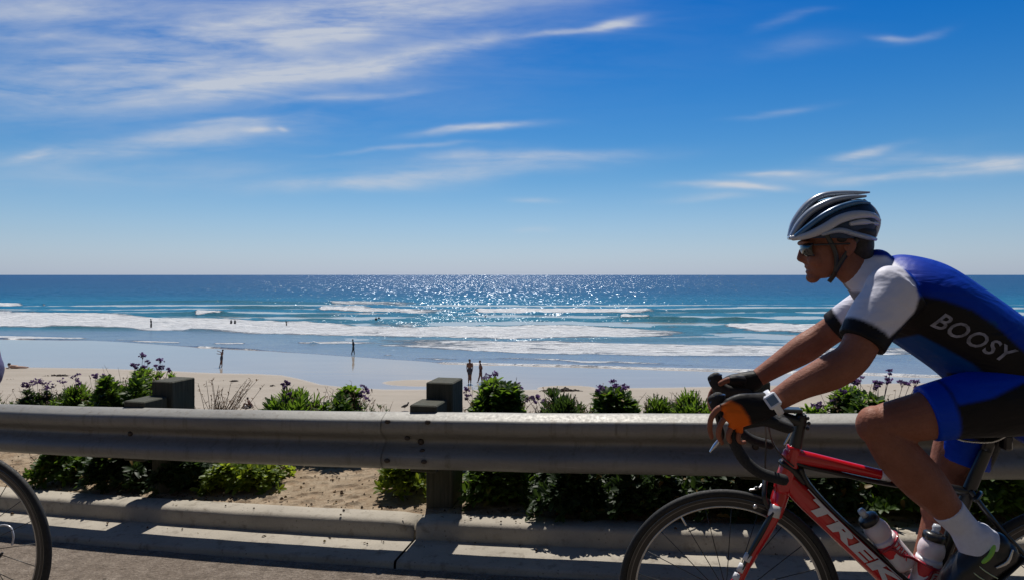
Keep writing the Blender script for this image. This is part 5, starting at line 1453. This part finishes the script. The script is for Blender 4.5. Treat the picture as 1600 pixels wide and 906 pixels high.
# seen through the gap under the rail: close to the kerb, mostly in shade
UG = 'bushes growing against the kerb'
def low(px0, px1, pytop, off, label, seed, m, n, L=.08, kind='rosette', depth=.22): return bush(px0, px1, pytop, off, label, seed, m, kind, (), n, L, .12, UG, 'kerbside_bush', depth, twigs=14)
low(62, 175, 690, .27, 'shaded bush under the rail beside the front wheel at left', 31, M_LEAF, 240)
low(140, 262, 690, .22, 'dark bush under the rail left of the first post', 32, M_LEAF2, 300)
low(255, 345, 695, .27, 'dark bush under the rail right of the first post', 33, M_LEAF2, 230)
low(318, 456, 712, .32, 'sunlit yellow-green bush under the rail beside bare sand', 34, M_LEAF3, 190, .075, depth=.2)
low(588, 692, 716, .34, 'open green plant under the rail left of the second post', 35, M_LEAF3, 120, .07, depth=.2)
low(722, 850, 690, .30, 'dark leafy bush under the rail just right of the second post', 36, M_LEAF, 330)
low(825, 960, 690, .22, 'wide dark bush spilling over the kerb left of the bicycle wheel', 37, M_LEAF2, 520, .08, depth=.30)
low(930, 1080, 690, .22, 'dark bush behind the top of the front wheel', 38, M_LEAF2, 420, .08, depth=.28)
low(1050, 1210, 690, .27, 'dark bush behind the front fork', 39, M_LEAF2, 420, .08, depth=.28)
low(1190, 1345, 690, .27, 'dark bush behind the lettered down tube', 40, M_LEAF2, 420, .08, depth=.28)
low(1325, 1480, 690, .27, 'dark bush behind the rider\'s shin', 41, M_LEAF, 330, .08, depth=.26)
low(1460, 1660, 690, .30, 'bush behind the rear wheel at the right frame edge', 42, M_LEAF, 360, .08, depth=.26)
# wider clumps beyond the frame edges and down the bank, so that the verge goes on
low(1660, 1900, 690, .42, 'bush right of the frame edge', 43, M_LEAF2, 260, .08, depth=.26)
def litter():
    """dry leaves, crumbs and pebbles scattered over the sandy verge and kerb: nobody could count them"""
    rs = random.Random(5); vs, fs, tn = [], [], []
    for i in range(2600):
        x = rs.uniform(-4.5, 4.2); o_ = rs.choice([rs.uniform(.0, 1.3), rs.uniform(.0, .6), rs.uniform(-.24, .1)])
        z = .155 if o_ > .02 else (.126 if o_ > -.12 else .030)
        if o_ < .02 and rs.random() < .82: continue
        z0 = .105+.05*min(1, o_/.8) if o_ > .02 else z
        p = line_pt(x, o_, z0+.010 if o_ > .02 else z0)
        s = rs.uniform(.003, .011)*(1.4 if rs.random() < .12 else 1)
        d = Vector((rs.gauss(0, 1), rs.gauss(0, 1), rs.gauss(0, .25)))
        if rs.random() < .5: leaf(vs, fs, tn, p, d, Vector((0, 0, 1)), s*2.6, s*1.1, .3, rs.random())
        else:
            b0 = len(vs); r = [Vector((s*rs.uniform(.5, 1)*math.cos(a), s*rs.uniform(.5, 1)*math.sin(a), 0)) for a in (0, 1.3, 2.5, 3.8, 5.0)]
            vs += [p+q for q in r]+[p+q*.5+Vector((0, 0, s*.7)) for q in r]; tn += [rs.random()]*10
            for k in range(5): fs.append((b0+k, b0+(k+1) % 5, b0+5+(k+1) % 5, b0+5+k))
            fs.append(tuple(b0+5+k for k in range(5)))
    o = mk('leaf_litter', vs, fs, m_leaf('litter', (.03, .02, .013), (.14, .085, .045), (.06, .04, .02), .9), None, False); with_tone(o, tn); o['kind'] = 'stuff'
litter()
# plants further down the bank (out of sight from here except between the bushes)

# ------------------------------------------------------------------ people on the beach and in the surf
M_SIL1 = mat('sunburnt_skin', (.13, .06, .04), .6, 0, .2, 8)
M_SUIT = mat('black_wetsuit', (.012, .013, .016), .5, 0, .2, 8)
M_TRUNK = mat('dark_trunks', (.02, .025, .045), .7, 0, .2, 8)
def figure(px, pyfeet, pyhead, label, pose='stand', m=None, lean=0.0, mirror=1, group=None, feetz=None, clothes=None, hid=0.0):
    """a person whose feet are seen at row pyfeet; hid = share of the height under water"""
    z = ZB if feetz is None else feetz
    D = F*(CAMZ-z)/(pyfeet-HY); X = (px-800)/F*D
    vis = (pyfeet-pyhead)/F*D; h = vis/(1-hid)
    h = max(1.2, min(1.95, h)); base = Vector((X, D, z - h*hid + .01)); s = h; m = m or M_SIL1
    mb = MB(); V = lambda a, b, c: base + Vector((a*mirror*s, b*s, c*s))
    J = dict(stand=dict(hip=(0, 0, .52), chest=(lean*.4, 0, .74), neck=(lean*.5, 0, .84), kl=(-.035, .01, .28), kr=(.035, -.01, .28), fl=(-.04, .0, .02), fr=(.045, .0, .02), el=(-.115, .02, .66), er=(.115, 0, .66), hl=(-.10, -.03, .50), hr=(.105, -.03, .50)),
             walk=dict(hip=(0, 0, .51), chest=(-.01, 0, .73), neck=(-.02, 0, .84), kl=(-.05, .02, .28), kr=(.04, -.02, .28), fl=(-.12, .0, .03), fr=(.07, .0, .02), el=(-.07, .05, .66), er=(.07, -.05, .66), hl=(-.03, .06, .52), hr=(.02, -.06, .52)),
             reach=dict(hip=(0, 0, .52), chest=(.03, 0, .74), neck=(.06, 0, .84), kl=(-.04, .01, .29), kr=(.02, 0, .28), fl=(-.10, .0, .02), fr=(.02, .0, .02), el=(-.08, 0, .84), er=(-.07, 0, .72), hl=(-.22, 0, .90), hr=(-.24, 0, .74)),
             sit=dict(hip=(.10, 0, .07), chest=(.06, 0, .25), neck=(.02, 0, .36), kl=(-.14, .03, .20), kr=(-.12, -.05, .21), fl=(-.26, .03, .02), fr=(-.24, -.05, .02), el=(.15, .06, .18), er=(.17, -.06, .18), hl=(.24, .06, .03), hr=(.25, -.06, .03)))[pose]
    v = {k: V(*q) for k, q in J.items()}
    fw = .017
    up = (v['neck']-v['hip']).normalized()
    lat = Vector((mirror, 0, 0)) if pose in ('stand',) else Vector((0, 1, 0))
    mb.sweep([v['hip'], v['hip'].lerp(v['chest'], .5), v['chest'], v['chest'].lerp(v['neck'], .6)], [(.075*s*.72, .088*s), (.062*s*.75, .075*s), (.085*s*.7, .105*s), (.05*s, .075*s)], 14, lat, sub=3)
    hd = v['neck']+up*.075*s + (Vector((-mirror*.012*s, 0, 0)) if pose != 'stand' else Vector((0, 0, 0)))
    mb.sweep([v['chest'].lerp(v['neck'], .7), hd], [.030*s, .028*s], 10, lat); mb.ball(hd, (.046*s, .050*s, .064*s), 14, 10)
    for a in 'lr':
        sg = -1 if a == 'l' else 1
        sh = v['chest'].lerp(v['neck'], .62)+lat*sg*.095*s; hp = v['hip']+lat*sg*.045*s-Vector((0, 0, .01*s))
        mb.sweep([sh, v['e'+a], v['h'+a]], [.030*s, .023*s, .016*s], 10, lat, sub=3)
        mb.ball(v['h'+a]+(v['h'+a]-v['e'+a]).normalized()*.02*s, (.014*s, .018*s, .03*s), 8, 6)
        ft = v['f'+a]
        mb.sweep([hp, v['k'+a], v['k'+a].lerp(ft, .35), ft], [.056*s, .036*s, .037*s, .020*s], 12, lat, sub=3)
        mb.sweep([ft+Vector((.01*s*mirror, 0, 0)), ft+Vector((-.05*s*mirror if pose != 'stand' else 0, .03*s if pose == 'stand' else 0, -.008*s))], [.02*s, .015*s], 8, lat)
    o = remesh(mb, 'person', m, None, .016*s/1.7, 3, origin=base)
    tag(o, label, 'person', group)
    if hid < .3:
        h_ = MB(); h_.ball(hd+up*.016*s+Vector((mirror*.008*s, 0, 0)), (.049*s, .053*s, .055*s), 12, 8); h_.build('hair', mat('dark_hair', (.018, .012, .010), .6), o)
        if clothes:
            c_ = MB(); c_.sweep([v['hip'].lerp(v['chest'], .28), v['hip']-up*.03*s], [(.062*s, .092*s), (.066*s, .096*s)], 14, lat, sub=2)
            for a in 'lr':
                sg = -1 if a == 'l' else 1; hp = v['hip']+lat*sg*.045*s
                c_.sweep([hp, hp.lerp(v['k'+a], .55)], [.062*s, .050*s], 12, lat)
            remesh(c_, 'shorts', clothes, o, .014*s, 2)
    return o
BG = 'people wading in the surf'
figure(734, 599, 560, 'bare-chested person in dark shorts walking on wet sand, left of a walking pair', 'stand', clothes=M_TRUNK, mirror=-1)
figure(751, 598, 562, 'slimmer person mid-stride on wet sand, right of a walking pair', 'walk', clothes=mat('dark_swimsuit', (.05, .015, .02), .7))
figure(346, 573, 545, 'person on wet sand stretching both arms out to the left', 'reach', clothes=M_TRUNK)
figure(552, 553, 529, 'lone dark figure standing ankle deep at the water edge', 'walk', M_SUIT, feetz=ZS, hid=.06)
figure(387, 637, 621, 'person sitting on dry sand beside a white bundle, seen over the rail', 'sit', clothes=M_TRUNK)
figure(236, 509, 497, 'leftmost wader standing knee deep in white foam', 'walk', M_SUIT, hid=.35, group=BG, feetz=ZS+.3)
figure(361, 505, 498.5, 'left one of two waders side by side in foam', 'stand', M_SUIT, hid=.52, group=BG, feetz=ZS+.3)
figure(367, 505, 498.5, 'right one of two waders side by side in foam', 'stand', M_SUIT, hid=.52, group=BG, feetz=ZS+.3)
figure(447.5, 507, 499.5, 'wader with one arm held out, alone in foam', 'reach', M_SUIT, hid=.5, mirror=-1, group=BG, feetz=ZS+.3)
figure(587.5, 501, 494.5, 'taller of two swimmers close together before the white water', 'stand', M_SUIT, hid=.55, group=BG, feetz=ZS)
figure(592, 497.5, 493.5, 'farther of two swimmers close together before the white water', 'stand', M_SUIT, hid=.7, group=BG, feetz=ZS)
figure(90, 482.5, 478, 'swimmer low in the water far left, outside the white water', 'sit', M_SUIT, hid=.5, group=BG, feetz=ZS)
figure(523, 480.5, 477, 'small far swimmer ahead of the breaking crest', 'stand', M_SUIT, hid=.75, group=BG, feetz=ZS)
figure(758.5, 494.5, 492, 'tiny lone swimmer in open water right of the middle', 'stand', M_SUIT, hid=.78, group=BG, feetz=ZS)
# lying sunbather and bundle
def beach_point(px, py, z=ZB): 
    D = F*(CAMZ-z)/(py-HY); return Vector(((px-800)/F*D, D, z))
def bundle(px, py, label, w, m):
    p = beach_point(px, py); b = MB(); b.ball(p+Vector((0, 0, w*.3)), (w*.5, w*.35, w*.33), 12, 8); b.ball(p+Vector((w*.3, .05, w*.5)), (w*.26, w*.22, w*.25), 10, 7); b.ball(p+Vector((-w*.3, 0, w*.2)), (w*.3, w*.25, w*.22), 10, 7)
    o = remesh(b, 'beach_bag', m, None, .02, 3, origin=p); tag(o, label, 'bag')
bundle(383.5, 636.5, 'white bundle on the sand beside the seated person', .26, mat('white_fabric', (.75, .75, .77), .8))
def sunbather():
    p = beach_point(22, 575); mb = MB(); X = lambda a, b, c: p+Vector((a, b, c))
    mb.ball(X(-.42, 0, .30), (.11, .10, .12)); mb.sweep([X(-.38, 0, .20), X(-.15, 0, .14), X(.2, 0, .12)], [.10, .15, .14], 12, (0, 1, 0), sub=3)
    for s in (-1, 1):
        mb.sweep([X(.2, s*.09, .11), X(.62, s*.11, .10), X(1.05, s*.10, .07)], [.085, .065, .045], 10, (0, 1, 0), sub=3)
        mb.sweep([X(-.25, s*.16, .18), X(-.32, s*.24, .05), X(-.52, s*.2, .04)], [.045, .04, .03], 8, (0, 1, 0), sub=3)
    o = remesh(mb, 'person', mat('pale_skin', (.42, .27, .20), .6), None, .02, 3, origin=p); tag(o, 'person lying on the sand with raised head near the left frame edge', 'person')
    MB().ball(X(-.40, 0, .34), (.115, .11, .10), 12, 8).build('hair', MATS['dark_hair'], o)
sunbather()
# washed-up kelp and driftwood
M_KELP = mat('dried_kelp', (.035, .024, .018), .9, 0, .35, 5)
def kelp(px0, px1, py, label, seed, th=.07, n=26):
    rs = random.Random(seed); a, b = beach_point(px0, py), beach_point(px1, py); c = (a+b)/2; vs = MB(); L = (b-a).length
    for i in range(n):
        t = rs.random(); p = a.lerp(b, t)+Vector((0, rs.gauss(0, .12), 0)); l = L*rs.uniform(.08, .22); d = Vector((rs.choice((-1, 1)), rs.gauss(0, .35), 0)).normalized()*l
        e = math.sin(math.pi*min(1, max(0, t)))*.6+.4
        vs.sweep([p+Vector((0, 0, .02)), p+d*.5+Vector((0, rs.gauss(0, .05), rs.uniform(.03, th*1.6)*e)), p+d+Vector((0, 0, .01))], [th*.45*e, th*.55*e, th*.2], 7, (0, 1, 0), sub=3)
    o = remesh(vs, 'kelp_heap', M_KELP, None, .03, 1, origin=c); tag(o, label, 'seaweed', 'washed-up seaweed on the dry sand'); return o
kelp(852, 902, 610.5, 'largest long dark heap of seaweed right of the bright green bush', 1, .13, 46)
kelp(76, 105, 587, 'longest thin dark seaweed line above the left bushes', 2, .08, 26)
kelp(60, 80, 587.5, 'thin seaweed strip joining the long line at left', 5, .04, 10)
kelp(11, 24, 592, 'small seaweed strip close to the left frame edge', 3, .04, 10)
kelp(344, 352, 595, 'short seaweed scrap left of a slightly longer one', 4, .04, 7)
kelp(358, 373, 595.5, 'low seaweed scrap beyond the dried stems', 6, .06, 36)
kelp(421, 430, 603, 'tiny seaweed scrap on pale sand left of the seed stalk', 7, .06, 16)
kelp(893, 903, 622, 'small seaweed scrap near the rail, right of the large heap', 8, .03, 6)
kelp(1076, 1096, 611.5, 'thin seaweed scrap just left of the gloves', 9, .05, 10)
kelp(1060, 1072, 618, 'faint seaweed scrap between small bush and gloves', 10, .03, 6)
# two small shore birds above the rail by the joint
def bird(px, py, label, D=33.0):
    p = beach_point(px, py); b = MB(); s = .20
    b.sweep([p+Vector((-s*.9, 0, s*1.0)), p+Vector((0, 0, s*1.25)), p+Vector((s*.75, 0, s*1.6))], [s*.16, s*.42, s*.26], 10, (0, 1, 0), sub=3)
    b.ball(p+Vector((s*.95, 0, s*2.15)), s*.25, 10, 8); b.sweep([p+Vector((s*.7, 0, s*1.6)), p+Vector((s*.92, 0, s*2.1))], [s*.2, s*.17], 8)
    b.sweep([p+Vector((s*1.1, 0, s*2.15)), p+Vector((s*1.5, 0, s*2.08))], [s*.07, s*.02], 6)
    for d in (-.12, .12): b.sweep([p+Vector((0, d*s, s*1.0)), p+Vector((0, d*s, 0))], [s*.07, s*.05], 6)
    o = remesh(b, 'shore_bird', mat('dark_plumage', (.03, .028, .03), .7), None, .018, 2, origin=p); tag(o, label, 'bird', 'shore birds on the dry sand')
bird(632.5, 641, 'left one of two small dark birds standing on the sand just above the rail')
bird(646, 640.5, 'right one of two small dark birds standing on the sand just above the rail')
